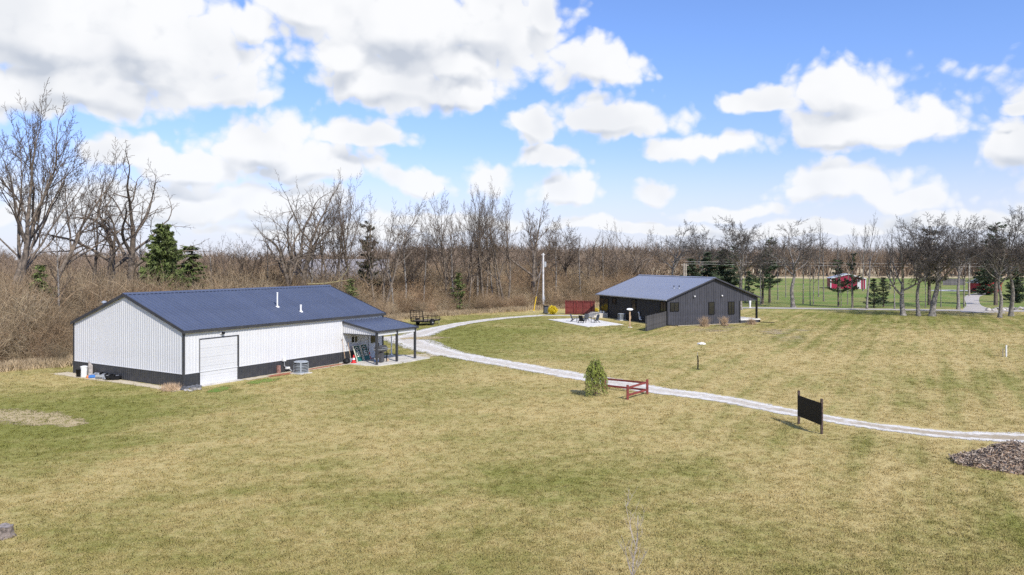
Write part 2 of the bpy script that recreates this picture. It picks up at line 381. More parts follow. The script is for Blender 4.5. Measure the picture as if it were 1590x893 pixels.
def sheet_mat(name, c1, c2, c3, edge_soft, mid=0.0, midcol=(0.3, 0.25, 0.16), scale=3.0):
    """loose material lying on the lawn: frayed edge through its own 'across' coordinate"""
    m = bpy.data.materials.new(name); m.use_nodes = True; t = NT(m.node_tree); b = m.node_tree.nodes['Principled BSDF']
    at = t.add('ShaderNodeAttribute', attribute_name='across'); a = at.outputs['Fac']
    geo = t.add('ShaderNodeNewGeometry'); P = geo.outputs['Position']
    n1 = t.noise(P, scale, 5, 0.65); n2 = t.noise(P, scale*9, 3, 0.6); n3 = t.noise(P, 0.5, 3, 0.6, 0.5)
    c = t.mix(t.ramp(n1, 0.32, 0.68), c1, c2); c = t.mix(t.math('MULTIPLY', t.ramp(n2, 0.52, 0.72), 0.5), c, c3); c = t.mix(t.math('MULTIPLY', t.ramp(t.noise(P, 0.9, 4, 0.7), 0.55, 0.70), 0.6), c, c3)
    if mid:
        mm = t.ramp(t.math('ADD', t.math('ABSOLUTE', a), t.math('MULTIPLY', t.math('SUBTRACT', n1, 0.5), 0.7)), 0.50, 0.22)
        mm = t.math('MULTIPLY', mm, t.ramp(n3, 0.28, 0.48)); east = t.ramp(t.xyz(P)[0], 8, 22)
        c = t.mix(t.math('MULTIPLY', mm, t.math('MULTIPLY_ADD', east, mid-0.35, 0.35)), c, midcol)
    t.put(b.inputs['Base Color'], c); b.inputs['Roughness'].default_value = 0.95; b.inputs['Specular IOR Level'].default_value = 0.2
    bn = t.add('ShaderNodeBump'); bn.inputs['Strength'].default_value = 0.5; bn.inputs['Distance'].default_value = 0.03
    t.put(bn.inputs['Height'], n2); t.put(b.inputs['Normal'], bn.outputs[0])
    e = t.math('ADD', t.math('ABSOLUTE', a), t.math('MULTIPLY', t.math('SUBTRACT', n1, 0.5), edge_soft))
    e = t.math('ADD', e, t.math('MULTIPLY', t.math('SUBTRACT', n2, 0.5), edge_soft*0.8))
    e = t.math('ADD', e, t.math('MULTIPLY', t.math('SUBTRACT', n3, 0.45), edge_soft*0.6))
    al = t.ramp(e, 0.93, 0.80); t.put(b.inputs['Alpha'], al)
    return m
M_gravel = sheet_mat('white_limestone_gravel', (0.54, 0.51, 0.46), (0.74, 0.72, 0.68), (0.42, 0.37, 0.30), 1.15, 0.9, (0.34, 0.275, 0.18))
M_dirt = sheet_mat('pale_dirt', (0.40, 0.32, 0.18), (0.46, 0.37, 0.22), (0.33, 0.27, 0.12), 1.9, scale=1.1)
M_straw = sheet_mat('trodden_straw_and_sand', (0.50, 0.43, 0.31), (0.60, 0.53, 0.40), (0.36, 0.30, 0.19), 1.2, scale=1.8)
M_fresh = sheet_mat('fresh_green_grass', (0.115, 0.20, 0.03), (0.16, 0.24, 0.045), (0.22, 0.26, 0.08), 1.5, scale=2.0)
M_mulchs = sheet_mat('red_wood_mulch', (0.27, 0.085, 0.05), (0.40, 0.15, 0.085), (0.42, 0.30, 0.22), 0.9, scale=4.0)

def smooth_path(pts, step=0.8):
    pts = [Vector(p) for p in pts]; out = []
    for i in range(len(pts)-1):
        p0 = pts[max(0, i-1)]; p1 = pts[i]; p2 = pts[i+1]; p3 = pts[min(len(pts)-1, i+2)]
        n = max(2, int((p2-p1).length/step))
        for k in range(n):
            t = k/n
            out.append(0.5*((2*p1)+(p2-p0)*t+(2*p0-5*p1+4*p2-p3)*t*t+(3*p1-p0-3*p2+p3)*t**3))
    out.append(pts[-1]); return out
def strip(name, pts, width, z, m, kind='structure', parent=None, nl=8):
    """ribbon along a path; width: number or list per control point"""
    if not isinstance(width, (list, tuple)): width = [width]*len(pts)
    path = smooth_path([(p[0], p[1], wd) for p, wd in zip(pts, width)])
    V = []; A = []
    for i, p in enumerate(path):
        a = path[max(0, i-1)]; b = path[min(len(path)-1, i+1)]
        t = Vector((b.x-a.x, b.y-a.y)).normalized(); nn = Vector((-t.y, t.x))
        for j in range(nl+1):
            u = -1+2*j/nl; V.append((p.x+nn.x*u*p.z/2, p.y+nn.y*u*p.z/2, z)); A.append(u)
    V = np.array(V); n = len(path); k = nl+1
    i, j = np.meshgrid(np.arange(n-1), np.arange(nl), indexing='ij'); q = (i*k+j).ravel()
    me = mesh_np(name, V, [np.stack([q, q+k, q+k+1, q+1], 1)])
    at = me.attributes.new('across', 'FLOAT', 'POINT'); at.data.foreach_set('value', np.array(A, np.float32))
    o = link(name, me, m, parent)
    if kind: o['kind'] = kind
    return o
def blob(name, c, rx, ry, rz, z, m, seed=0, kind='structure', n=40):
    rr = random.Random(seed); V = [(0, 0, 0)]; A = [0.0]; rings = 6
    ph = [rr.uniform(0, 6.28) for _ in range(4)]
    for k in range(1, rings+1):
        for i in range(n):
            a = 2*math.pi*i/n; r = 1+0.12*math.sin(2*a+ph[0])+0.09*math.sin(3*a+ph[1])+0.06*math.sin(5*a+ph[2])
            V.append((rx*r*k/rings*math.cos(a), ry*r*k/rings*math.sin(a), 0)); A.append(k/rings)
    f3 = np.array([(0, 1+i, 1+(i+1) % n) for i in range(n)])
    f4 = np.array([(1+(k-1)*n+i, 1+k*n+i, 1+k*n+(i+1) % n, 1+(k-1)*n+(i+1) % n) for k in range(1, rings) for i in range(n)])
    me = mesh_np(name, V, [f3, f4]); at = me.attributes.new('across', 'FLOAT', 'POINT'); at.data.foreach_set('value', np.array(A, np.float32))
    o = link(name, me, m); o.location = (c[0], c[1], z); o.rotation_euler = (0, 0, rz); o['kind'] = kind
    return o

drive_px = [(1780, 692), (1590, 681), (1507, 677.5), (1445, 672.5), (1359, 662), (1281, 649.5), (1200, 635), (1120, 619.5), (1005, 604), (940, 591.5), (875, 580.5), (800, 567.5), (740, 557), (690, 547.5), (655, 537), (628, 527), (600, 523)]
DRIVE = [G(*p) for p in drive_px]
strip('gravel_drive', DRIVE, [2.7, 2.6, 2.1, 1.9, 1.8, 1.8, 1.9, 2.2, 2.6, 2.7, 2.7, 2.8, 3.0, 3.6, 4.6, 5.0, 4.5], 0.020, M_gravel)
lane_px = [(622, 528), (648, 520), (690, 508), (735, 500), (785, 494), (838, 490)]
LANE = [G(*p) for p in lane_px]
strip('gravel_lane', LANE, [4.2, 3.8, 2.7, 2.3, 2.2, 2.2], 0.026, M_gravel)
yard_px = [(560, 560), (610, 556), (660, 552), (700, 550)]
strip('sandy_verge', [G(*p) for p in yard_px], [1.6, 2.6, 2.6, 1.2], 0.014, M_straw)
strip('dirt_patch', [G(-60, 640), G(40, 648), G(125, 660)], [2.5, 3.4, 1.2], 0.012, M_dirt)
blob('bare_soil_corner', G(657, 525), 2.8, 1.6, 0.6, 0.031, M_dirt, 5)
# garden path, patio, asphalt lane on the far side
strip('concrete_path', [G(836, 489.5), G(870, 490), G(905, 490.5), G(932, 492)], 1.3, 0.022, M_concw)
def slab(name, pts, z0, z1, m, kind='structure', parent=None):
    o = MB().prism([(p[0], p[1], z0) for p in pts], (0, 0, z1-z0)).build(name, m, parent)
    if kind: o['kind'] = kind
    return o
slab('patio', [G(850, 496.5), G(912.5, 508), G(968, 504.5), G(910, 494)], -0.1, 0.05, M_concw)
strip('road', [(20, 129), (40, 125), (62, 120.5), (82, 117), (120, 114.5), (190, 112)], 3.6, 0.03, M_road, nl=2)
strip('driveway', [G(1527, 486), G(1519, 480), G(1512, 474), G(1509, 464), G(1513, 459), G(1530, 455.5)], [6, 4, 2.2, 2.5, 2.8, 3.5], 0.034, M_road, nl=2)
# ------------------------------------------------------------------ vegetation generators
def tubes(groups):
    """groups: list of (points list, radii list, sides) -> V, faces"""
    by = {}
    for P, R, s in groups: by.setdefault((len(P), s), []).append((P, R))
    Vs = []; Fs = []; base = 0
    for (n, s), L in by.items():
        P = np.array([a for a, _ in L], float); R = np.array([b for _, b in L], float); m = len(L)
        T = np.empty_like(P); T[:, 1:-1] = P[:, 2:]-P[:, :-2] if n > 2 else T[:, 1:-1]
        T[:, 0] = P[:, 1]-P[:, 0]; T[:, -1] = P[:, -1]-P[:, -2]
        T /= np.linalg.norm(T, axis=2, keepdims=True)+1e-9
        ref = np.where(np.abs(T[:, :1, 2:3]) > 0.85, np.array([1.0, 0.2, 0]), np.array([0, 0, 1.0]))
        A = np.cross(T, np.broadcast_to(ref, T.shape)); A /= np.linalg.norm(A, axis=2, keepdims=True)+1e-9
        B = np.cross(T, A)
        th = 2*np.pi*np.arange(s)/s
        V = P[:, :, None]+R[:, :, None, None]*(A[:, :, None]*np.cos(th)[None, None, :, None]+B[:, :, None]*np.sin(th)[None, None, :, None])
        Vs.append(V.reshape(-1, 3))
        k, i, j = np.meshgrid(np.arange(m), np.arange(n-1), np.arange(s), indexing='ij')
        q = base+(k*n+i)*s; j2 = (j+1) % s
        Fs.append(np.stack([q+j, q+j2, q+s+j2, q+s+j], -1).reshape(-1, 4)); base += m*n*s
    return np.concatenate(Vs), Fs

class Bare:
    """leafless tree: stems, limbs, branches and twigs"""
    def __init__(s, seed, **k):
        s.r = random.Random(seed); s.k = k; s.wood = []; s.twig = []
    def grow(s, p, d, L, R, lev):
        r = s.r; k = s.k; n = (9, 7, 5, 4, 3, 2)[min(lev, 5)]
        crook = k['crook']*(0.55, 1.0, 1.15, 1.1, 1.0, 0.8)[min(lev, 5)]; up = k['up'][min(lev, len(k['up'])-1)]
        pts = [p]; rad = [R]; dirs = [d]; tip = 0.42 if lev == 0 else 0.3
        step = L/n; x, y, z = p; dx, dy, dz = d
        for i in range(n):
            dx += r.gauss(0, crook); dy += r.gauss(0, crook); dz += r.gauss(0, crook*0.7)+up
            q = math.sqrt(dx*dx+dy*dy+dz*dz); dx /= q; dy /= q; dz /= q
            x += dx*step; y += dy*step; z += dz*step
            if z < 0.15: z = 0.15
            pts.append((x, y, z)); dirs.append((dx, dy, dz)); rad.append(R*(1-(1-tip)*(i+1)/n))
        if lev == 0: rad[0] *= 1.35
        sides = (9, 6, 4, 3, 3, 3)[min(lev, 5)]
        (s.wood if lev <= k['wood'] else s.twig).append((pts, rad, sides))
        if lev >= k['levels']: return
        nc = k['kids'][lev]; nc = max(1, int(nc*r.uniform(0.75, 1.25)+0.5)); t0 = k['start'][lev]
        az = r.uniform(0, 6.28)
        for c in range(nc):
            f = t0+(1-t0)*((c+r.uniform(0.2, 0.9))/nc); f = min(f, 0.999); a = f*n; i = int(a); fr = a-i
            pa = pts[i]; pb = pts[i+1]; q = tuple(pa[m]+(pb[m]-pa[m])*fr for m in range(3))
            dd = Vector(dirs[i+1]); az += 2.4+r.uniform(-0.5, 0.5)
            ang = math.radians(r.gauss(k['angle'][lev], 9)); ref = Vector((0, 0, 1)) if abs(dd.z) < 0.9 else Vector((1, 0, 0))
            u = dd.cross(ref).normalized(); v = dd.cross(u)
            nd = dd*math.cos(ang)+(u*math.cos(az)+v*math.sin(az))*math.sin(ang)
            Lc = L*k['ratio'][lev]*r.uniform(0.7, 1.2)*(1.12-0.55*f if lev else 1.2-0.45*f)
            rc = (rad[i]+(rad[i+1]-rad[i])*fr)*r.uniform(0.5, 0.72)
            s.grow(q, tuple(nd), Lc, max(rc, k['rmin']), lev+1)
        # the leader goes on as a fork
        if lev < k['levels']:
            s.grow(pts[-1], dirs[-1], L*k['ratio'][lev]*0.8, max(rad[-1]*0.95, k['rmin']), lev+1)
    def make(s, name):
        k = s.k; r = s.r
        for i in range(k.get('stems', 1)):
            a = 2*math.pi*i/k.get('stems', 1)+r.uniform(-0.4, 0.4); t = k.get('tilt', 0.0)*r.uniform(0.5, 1.3)
            o = 0.0 if k.get('stems', 1) == 1 else k.get('base', 0.3)
            s.grow((o*math.cos(a), o*math.sin(a), -0.1), (math.sin(t)*math.cos(a), math.sin(t)*math.sin(a), math.cos(t)), k['h']*k['trunk']*r.uniform(0.88, 1.08), k['r0']*r.uniform(0.8, 1.1), 0)
        Vw, Fw = tubes(s.wood); Vt, Ft = tubes(s.twig)
        top = max(Vw[:, 2].max(), np.percentile(Vt[:, 2], 99.7)); sc_ = k['h']/top
        return mesh_np(name+'_trunk', Vw*sc_, Fw, True), mesh_np(name+'_crown', Vt*sc_, Ft)
TREES = {}
def bare(name, seed, **k): TREES[name] = (Bare(seed, **k).make(name), k['h'])
K_OAK = dict(h=15, trunk=0.40, r0=0.32, crook=0.16, up=(0.05, 0.04, 0.03, 0.03, 0.02), levels=5, wood=2, kids=(7, 6, 5, 5, 4), start=(0.72, 0.25, 0.2, 0.15, 0.1),
             angle=(46, 44, 44, 44, 42), ratio=(0.95, 0.62, 0.54, 0.5, 0.5), rmin=0.016)
K_VASE = dict(h=20, trunk=0.50, r0=0.28, crook=0.10, up=(0.03, 0.07, 0.07, 0.05, 0.04), levels=5, wood=1, kids=(5, 5, 4, 4, 3), start=(0.5, 0.25, 0.15, 0.15, 0.1),
              angle=(30, 32, 34, 36, 36), ratio=(0.74, 0.52, 0.48, 0.5, 0.5), rmin=0.014, stems=2, tilt=0.16, base=0.35)
K_UP = dict(h=15, trunk=0.52, r0=0.17, crook=0.13, up=(0.04, 0.06, 0.06, 0.05, 0.04), levels=4, wood=1, kids=(6, 5, 5, 4), start=(0.35, 0.15, 0.15, 0.1),
            angle=(36, 40, 40, 40), ratio=(0.62, 0.54, 0.5, 0.5), rmin=0.014, stems=4, tilt=0.24, base=0.5)
K_SLIM = dict(h=14, trunk=0.92, r0=0.15, crook=0.035, up=(0.02, 0.08, 0.05, 0.05), levels=3, wood=0, kids=(13, 5, 4), start=(0.42, 0.2, 0.1),
              angle=(48, 40, 40), ratio=(0.22, 0.5, 0.5), rmin=0.011)
K_DEAD = dict(h=16, trunk=0.45, r0=0.34, crook=0.20, up=(0.06, 0.03, 0.02, 0.02), levels=4, wood=2, kids=(5, 5, 4, 3), start=(0.5, 0.25, 0.2, 0.1),
              angle=(42, 48, 46, 45), ratio=(0.8, 0.5, 0.42, 0.45), rmin=0.013, stems=2, tilt=0.13, base=0.4)
for i, sd_ in enumerate((3, 17, 29, 41)): bare('oak%d' % i, sd_, **K_OAK)
for i, sd_ in enumerate((5, 23, 37, 97)): bare('vase%d' % i, sd_, **dict(K_VASE, stems=(2, 3, 1, 1)[i]))
for i, sd_ in enumerate((7, 19, 31, 83, 89)): bare('up%d' % i, sd_, **dict(K_UP, stems=(4, 3, 5, 2, 3)[i]))
for i, sd_ in enumerate((11, 13)): bare('slim%d' % i, sd_, **K_SLIM)
for i, sd_ in enumerate((43, 59)): bare('dead%d' % i, sd_, **K_DEAD)
bare('fan0', 67, **dict(K_VASE, h=15, trunk=0.3, angle=(44, 32, 34, 36, 36), crook=0.07, ratio=(1.25, 0.5, 0.48, 0.5, 0.5), stems=1, r0=0.34))
bare('far0', 71, **dict(K_OAK, levels=4, kids=(6, 5, 4, 4), rmin=0.03, r0=0.26)); bare('far1', 73, **dict(K_UP, levels=3, rmin=0.035))

# conifers
M_spruce = mat('spruce_needles', (0.115, 0.150, 0.038), 0.8, 0.35, 1.2, rnd=0.12)
M_pine = mat('pine_needles', (0.068, 0.102, 0.045), 0.8, 0.35, 1.2, rnd=0.15)
M_yew = mat('dark_evergreen_needles', (0.052, 0.076, 0.034), 0.8, 0.35, 1.2, rnd=0.15)
M_cbark = mat('conifer_bark', (0.16, 0.125, 0.10), 0.95, 0.25, 4, 0.5)
def conifer(seed, h, r, whorls, per, bare_to, droop, needles, size, gap=0.0, top_r=0.12):
    R = random.Random(seed); N = np.random.default_rng(seed); wood = []; C = []; Dn = []
    wood.append(([(0, 0, -0.1), (R.uniform(-.1, .1), R.uniform(-.1, .1), h*0.5), (0, 0, h)], [0.022*h, 0.014*h, 0.01], 8))
    for wv in range(whorls):
        f0 = bare_to+(1-bare_to)*(wv+R.random()*0.7)/whorls
        if R.random() < gap: continue
        for b in range(per):
            f = min(.985, max(bare_to, f0+R.gauss(0, .045))); z = h*f; env = r*(top_r+(1-top_r)*(1-f)/(1-bare_to))**0.8
            a = 2*math.pi*b/per+wv*1.1+R.uniform(-.6, .6); L = env*R.uniform(0.45, 1.18)
            if R.random() < gap*0.7: continue
            pts = []; n = 5
            for i in range(n):
                t = i/(n-1); pts.append((L*t*math.cos(a), L*t*math.sin(a), z+L*(0.12*t-droop*t*t)+(0.14*L*t**4)))
            wood.append((pts, [0.004*h*(1-0.8*i/(n-1))+0.006 for i in range(n)], 3))
            m = max(4, int(needles*L)); t = N.uniform(0.12, 1.0, m)**0.8; P = np.array(pts); ii = np.minimum((t*(n-1)).astype(int), n-2); fr = t*(n-1)-ii
            Q = P[ii]*(1-fr[:, None])+P[ii+1]*fr[:, None]; w = 0.30*L*(1.05-t)+0.10
            Q += N.normal(0, 1, (m, 3))*w[:, None]*np.array([.5, .5, .36])
            d = np.stack([np.full(m, math.cos(a)), np.full(m, math.sin(a)), np.full(m, -0.15)], 1)+N.normal(0, .55, (m, 3))
            C.append(Q); Dn.append(d/np.linalg.norm(d, axis=1, keepdims=True))
    C = np.concatenate(C); Dn = np.concatenate(Dn); m = len(C)
    S = np.cross(Dn, N.normal(0, 1, (m, 3))); S /= np.linalg.norm(S, axis=1, keepdims=True)
    sz = size*N.uniform(0.6, 1.3, (m, 1))
    V = np.stack([C-S*sz*0.28-Dn*sz*.4, C+S*sz*0.28-Dn*sz*.4, C+Dn*sz*0.8], 1).reshape(-1, 3)
    Vw, Fw = tubes(wood)
    return mesh_np('conifer_trunk', Vw, Fw, True), mesh_np('conifer_crown', V, [np.arange(3*m).reshape(-1, 3)])
TREES['spruce0'] = (conifer(1, 11, 4.4, 30, 11, 0.03, 0.10, 42, 0.36, 0.0, 0.16), 11)
TREES['pine0'] = (conifer(2, 11, 2.6, 13, 6, 0.28, -0.02, 34, 0.34, 0.25, 0.3), 11)
TREES['pine1'] = (conifer(3, 13, 2.5, 18, 6, 0.30, 0.05, 26, 0.34, 0.3, 0.35), 13)
TREES['fir0'] = (conifer(4, 8, 2.6, 20, 8, 0.04, 0.16, 28, 0.34, 0.08), 8)
TREES['fir1'] = (conifer(6, 6, 1.5, 16, 7, 0.12, 0.06, 26, 0.28, 0.15), 6)

def tree(name, kind, px, base, top, label, rot=0, wide=1.0, cat='tree', group=None, bark=None, twig=None, lean=(0, 0), depth=None):
    """px: where the trunk meets the ground line of the photo; base: photo row of the foot; top: photo row of the tip"""
    p = G(px, base); H = CAM_H+(HORIZON-top)*p.y/F_PX
    (tm, cm), h = TREES[kind]; s_ = H/h
    r_ = empty(name, p, 0, label, cat, group)
    for nm, me, m in (('trunk', tm, bark or M_bark_l), ('crown', cm, twig or M_twig_l)):
        o = link(nm, me, m, r_); o.scale = (s_*wide, s_*wide, s_); o.rotation_euler = (lean[0], lean[1], math.radians(rot))
        if o.material_slots and o.material_slots[0].material is not m:
            o.material_slots[0].link = 'OBJECT'; o.material_slots[0].material = m
    return r_

# scatter object: one mesh of points, shapes instanced on them
def scatter(name, templates, P, rot, scl, idx, label, cat):
    c = bpy.data.collections.new(name+'_shapes')
    for i, (me, m) in enumerate(templates):
        o = bpy.data.objects.new('%s_%02d' % (name+'_shape', i), me); c.objects.link(o)
        if m and not me.materials: me.materials.append(m)
    me = bpy.data.meshes.new(name); me.vertices.add(len(P)); me.vertices.foreach_set('co', np.asarray(P, np.float32).ravel())
    for nm, ty, arr, key in (('rot', 'FLOAT_VECTOR', rot, 'vector'), ('scl', 'FLOAT_VECTOR', scl, 'vector'), ('idx', 'INT', idx, 'value')):
        at = me.attributes.new(nm, ty, 'POINT'); at.data.foreach_set(key, np.asarray(arr, np.int32 if ty == 'INT' else np.float32).ravel())
    o = link(name, me)
    ng = bpy.data.node_groups.new(name+'_scatter', 'GeometryNodeTree')
    ng.interface.new_socket('Geometry', in_out='INPUT', socket_type='NodeSocketGeometry'); ng.interface.new_socket('Geometry', in_out='OUTPUT', socket_type='NodeSocketGeometry')
    t = NT(ng); gi = t.add('NodeGroupInput'); go = t.add('NodeGroupOutput')
    ci = t.add('GeometryNodeCollectionInfo'); ci.inputs['Collection'].default_value = c
    ci.inputs['Separate Children'].default_value = True; ci.inputs['Reset Children'].default_value = True
    ip = t.add('GeometryNodeInstanceOnPoints'); ip.inputs['Pick Instance'].default_value = True
    def na(nm, ty):
        n = t.add('GeometryNodeInputNamedAttribute', data_type=ty); n.inputs['Name'].default_value = nm; return n.outputs['Attribute']
    t.l.new(gi.outputs[0], ip.inputs['Points']); t.l.new(ci.outputs[0], ip.inputs['Instance'])
    t.l.new(na('idx', 'INT'), ip.inputs['Instance Index'])
    er = t.add('FunctionNodeEulerToRotation'); t.l.new(na('rot', 'FLOAT_VECTOR'), er.inputs[0]); t.l.new(er.outputs[0], ip.inputs['Rotation'])
    t.l.new(na('scl', 'FLOAT_VECTOR'), ip.inputs['Scale']); t.l.new(ip.outputs[0], go.inputs[0])
    md = o.modifiers.new('scatter', 'NODES'); md.node_group = ng
    return tag(o, label, cat, None, 'stuff')

# thicket shrubs: arching stems, unit height
def shrub(seed, stems, kids, spread, arch):
    R = random.Random(seed); T = []
    for i in range(stems):
        a = R.uniform(0, 6.28); L = R.uniform(0.6, 1.08); t = abs(R.gauss(0, spread)); b = R.uniform(0, 0.28)
        x, y, z = b*math.cos(a), b*math.sin(a), -0.02; a += R.gauss(0, 0.5)
        dx, dy, dz = math.sin(t)*math.cos(a), math.sin(t)*math.sin(a), math.cos(t); pts = [(x, y, z)]; n = 5
        for k in range(n):
            dx += R.gauss(0, .13)+arch*0.06*math.cos(a); dy += R.gauss(0, .13)+arch*0.06*math.sin(a); dz += R.gauss(0, .08)-arch*0.10*k/n
            q = math.sqrt(dx*dx+dy*dy+dz*dz); dx /= q; dy /= q; dz /= q
            x += dx*L/n; y += dy*L/n; z = max(0.0, z+dz*L/n); pts.append((x, y, z))
        r0 = R.uniform(0.0035, 0.0075); T.append((pts, [r0*(1-0.75*k/n) for k in range(n+1)], 3))
        for c in range(kids):
            k = R.randint(1, n-1); p = pts[k]; l2 = L*R.uniform(0.16, 0.42); e = (R.gauss(0, .8), R.gauss(0, .8), R.gauss(0.45, .6)); q = math.sqrt(sum(m*m for m in e))+1e-6
            p2 = tuple(p[m]+e[m]/q*l2*0.5 for m in range(3)); e2 = tuple(e[m]/q+R.gauss(0, .35) for m in range(3))
            p3 = tuple(p2[m]+e2[m]*l2*0.5 for m in range(3)); T.append(([p, p2, p3], [r0*.5, r0*.36, r0*.2], 3))
    V, Fc = tubes(T); return mesh_np('shrub', V, Fc)
def brush_mat(name, ca, cb, cc_):
    m = bpy.data.materials.new(name); m.use_nodes = True; t = NT(m.node_tree); b = m.node_tree.nodes['Principled BSDF']
    oi = t.add('ShaderNodeObjectInfo'); geo = t.add('ShaderNodeNewGeometry'); P = geo.outputs['Position']
    c = t.mix(t.ramp(t.noise(P, 0.09, 2), 0.38, 0.62), ca, cb); c = t.mix(t.ramp(oi.outputs['Random'], 0.45, 1.0), c, cc_)
    k = t.math('MULTIPLY', t.ramp(t.noise(P, 1.7, 3), 0.2, 0.8, 0.7, 1.3, False), t.ramp(t.math('FRACT', t.math('MULTIPLY', oi.outputs['Random'], 7.13)), 0, 1, 0.55, 1.25, False)); c = t.vm('MULTIPLY', c, t.comb(k, k, k))
    t.put(b.inputs['Base Color'], c); b.inputs['Roughness'].default_value = 0.95; b.inputs['Specular IOR Level'].default_value = 0.1
    return m
M_brush = brush_mat('bare_brush_stems', (0.325, 0.240, 0.150), (0.375, 0.258, 0.158), (0.43, 0.345, 0.225))
# ------------------------------------------------------------------ buildings
def rib_profile(wd, pitch, rw, rd):
    """(x, depth) points of a ribbed sheet, ribs every pitch"""
    out = [(0.0, 0.0)]; n = max(1, round(wd/pitch)); p = wd/n
    for i in range(n):
        c = p*(i+0.5)
        out += [(c-rw, 0), (c-rw*0.45, rd), (c+rw*0.45, rd), (c+rw, 0)]
    out.append((wd, 0)); return out
def sheet(wd, zb, top, pitch=0.2286, rw=0.045, rd=0.020, th=0.012):
    """wall sheet lying in x-z, ribs towards -y; top(x) gives its upper edge; has a thickness"""
    pr = rib_profile(wd, pitch, rw, rd); v = []; n = len(pr)
    for x, d in pr: v += [(x, -d, zb), (x, -d, top(x))]
    for x, d in pr: v += [(x, -d+th, zb), (x, -d+th, top(x))]
    f = []
    for i in range(n-1):
        a = 2*i; b = 2*n+2*i
        f += [(a, a+2, a+3, a+1), (b, b+1, b+3, b+2), (a, b, b+2, a+2), (a+1, a+3, b+3, b+1)]
    f += [(0, 1, 2*n+1, 2*n), (2*n-2, 4*n-2, 4*n-1, 2*n-1)]
    me = bpy.data.meshes.new('siding_panel'); me.from_pydata(v, [], f); me.validate(); return me
def place(o, loc, rz=0.0, rx=0.0, ry=0.0):
    o.location = loc; o.rotation_euler = (rx, ry, rz); return o
PI = math.pi

# ---- white shed, local x along the long wall, local y along the gable wall
SL, SW, SE, SR = 18.29, 12.2, 3.53, 5.585
s_loc = G(285, 603); s_rz = math.atan2(0.850, 0.527)
shed = empty('shed', s_loc, s_rz, 'white metal pole shed with navy roof, charcoal base and lean-to porch', 'shed')
SM = Matrix.Translation(s_loc) @ Matrix.Rotation(s_rz, 4, 'Z')
def S2W(x, y, z=0): return SM @ Vector((x, y, z))
def W2S(p): return SM.inverted() @ Vector(p)
MB().prism([(0.03, 0.03, -0.1), (0.03, SW-0.03, -0.1), (0.03, SW-0.03, SE), (0.03, SW/2, SR-0.02), (0.03, 0.03, SE)], (SL-0.06, 0, 0)).build('wall', M_white, shed)
WT = 0.87; slope = (SR-SE)/(SW/2)
def gz(y): return SE+slope*(SW/2-abs(y-SW/2))
npan = 20; pw = SL/npan
D0, D1, DH = 1.14, 4.00, 2.90                        # overhead door opening
pan = {}
def shared(key, fn):
    if key not in pan: pan[key] = fn()
    return pan[key]
for i in range(npan):
    x0, x1 = i*pw, (i+1)*pw
    segs = [(x0, x1, WT, SE)]
    if x0 < D1 and x1 > D0:
        segs = []
        if x0 < D0: segs.append((x0, D0, WT, SE))
        if x1 > D1: segs.append((D1, x1, WT, SE))
        segs.append((max(x0, D0), min(x1, D1), DH, SE))
    for a, b, z0, z1 in segs:
        me = shared(('f', round(b-a, 4), z0, z1), lambda: sheet(b-a, z0, lambda x: z1))
        place(link('siding_panel', me, M_white, shed), (a, 0, 0))
    for a, b in ([(x0, x1)] if not (x0 < D1 and x1 > D0) else ([(x0, D0)] if x0 < D0 else [])+([(D1, x1)] if x1 > D1 else [])):
        me = shared(('fw', round(b-a, 4)), lambda: sheet(b-a, -0.02, lambda x: WT-0.03))
        place(link('base_panel', me, M_char, shed), (a, 0, 0))
gpan = 13; gp = SW/gpan
for i in range(gpan):
    y1 = SW-i*gp; y0 = y1-gp                         # looking at the gable from outside, left is the high local y
    me = sheet(gp, WT, lambda x: gz(y1-x)-0.03)
    place(link('siding_panel', me, M_white, shed), (0, y1, 0), -PI/2)
    me = shared(('gw',), lambda: sheet(gp, -0.02, lambda x: WT-0.03))
    place(link('base_panel', me, M_char, shed), (0, y1, 0), -PI/2)
MB().box(-0.035, SL+.02, -0.034, 0.02, WT-0.035, WT+0.005).build('base_flashing', M_white, shed)
MB().box(-0.034, 0.02, -0.035, SW+.02, WT-0.033, WT+0.003).build('base_flashing', M_white, shed)
for x, y in ((-0.05, -0.05), (-0.05, SW-0.07), (SL-0.07, -0.05)):
    m_ = MB(); dx = 1 if x < 1 else -1
    m_.box(x, x+0.12, y, y+0.12, -0.03, SE-0.02).build('corner_trim', M_char, shed)
# roof
OV, OG = 0.18, 0.12
sl_len = math.hypot(SW/2+OV, (SW/2+OV)*slope); ang = math.atan(slope)
nroof = 20; rp = (SL+2*OG)/nroof
rm = sheet(rp, 0, lambda x: sl_len, 0.3048, 0.055, 0.045, 0.02)
for i in range(nroof):                               # front slope: the sheet is laid back from the wall plane
    o = link('roof_panel', rm, M_navy, shed)
    place(o, (-OG+i*rp, -OV, SE-OV*slope+0.06), 0, -(PI/2-ang))
for i in range(nroof):
    o = link('roof_panel', rm, M_navy, shed)
    place(o, (-OG+(i+1)*rp, SW+OV, SE-OV*slope+0.06), PI, -(PI/2-ang))
e0 = SE-OV*slope
MB().prism([(-OG, -OV, e0), (-OG, SW/2, SR), (-OG, SW+OV, e0), (-OG, SW+OV, e0+.045), (-OG, SW/2, SR+.045), (-OG, -OV, e0+.045)], (SL+2*OG, 0, 0)).build('roof_deck', M_char, shed)
MB().box(-OG, SL+OG, -OV-0.035, -OV-.003, e0-0.10, e0+0.075).build('fascia', M_char, shed)
for x in (-OG-0.03, SL+OG+.001):
    MB().prism([(x, -OV-.04, e0-.10), (x, SW/2, SR-.10), (x, SW+OV+.04, e0-.10), (x, SW+OV+.04, e0+.09), (x, SW/2, SR+.115), (x, -OV-.04, e0+.09)], (0.028, 0, 0)).build('rake_trim', M_char, shed)
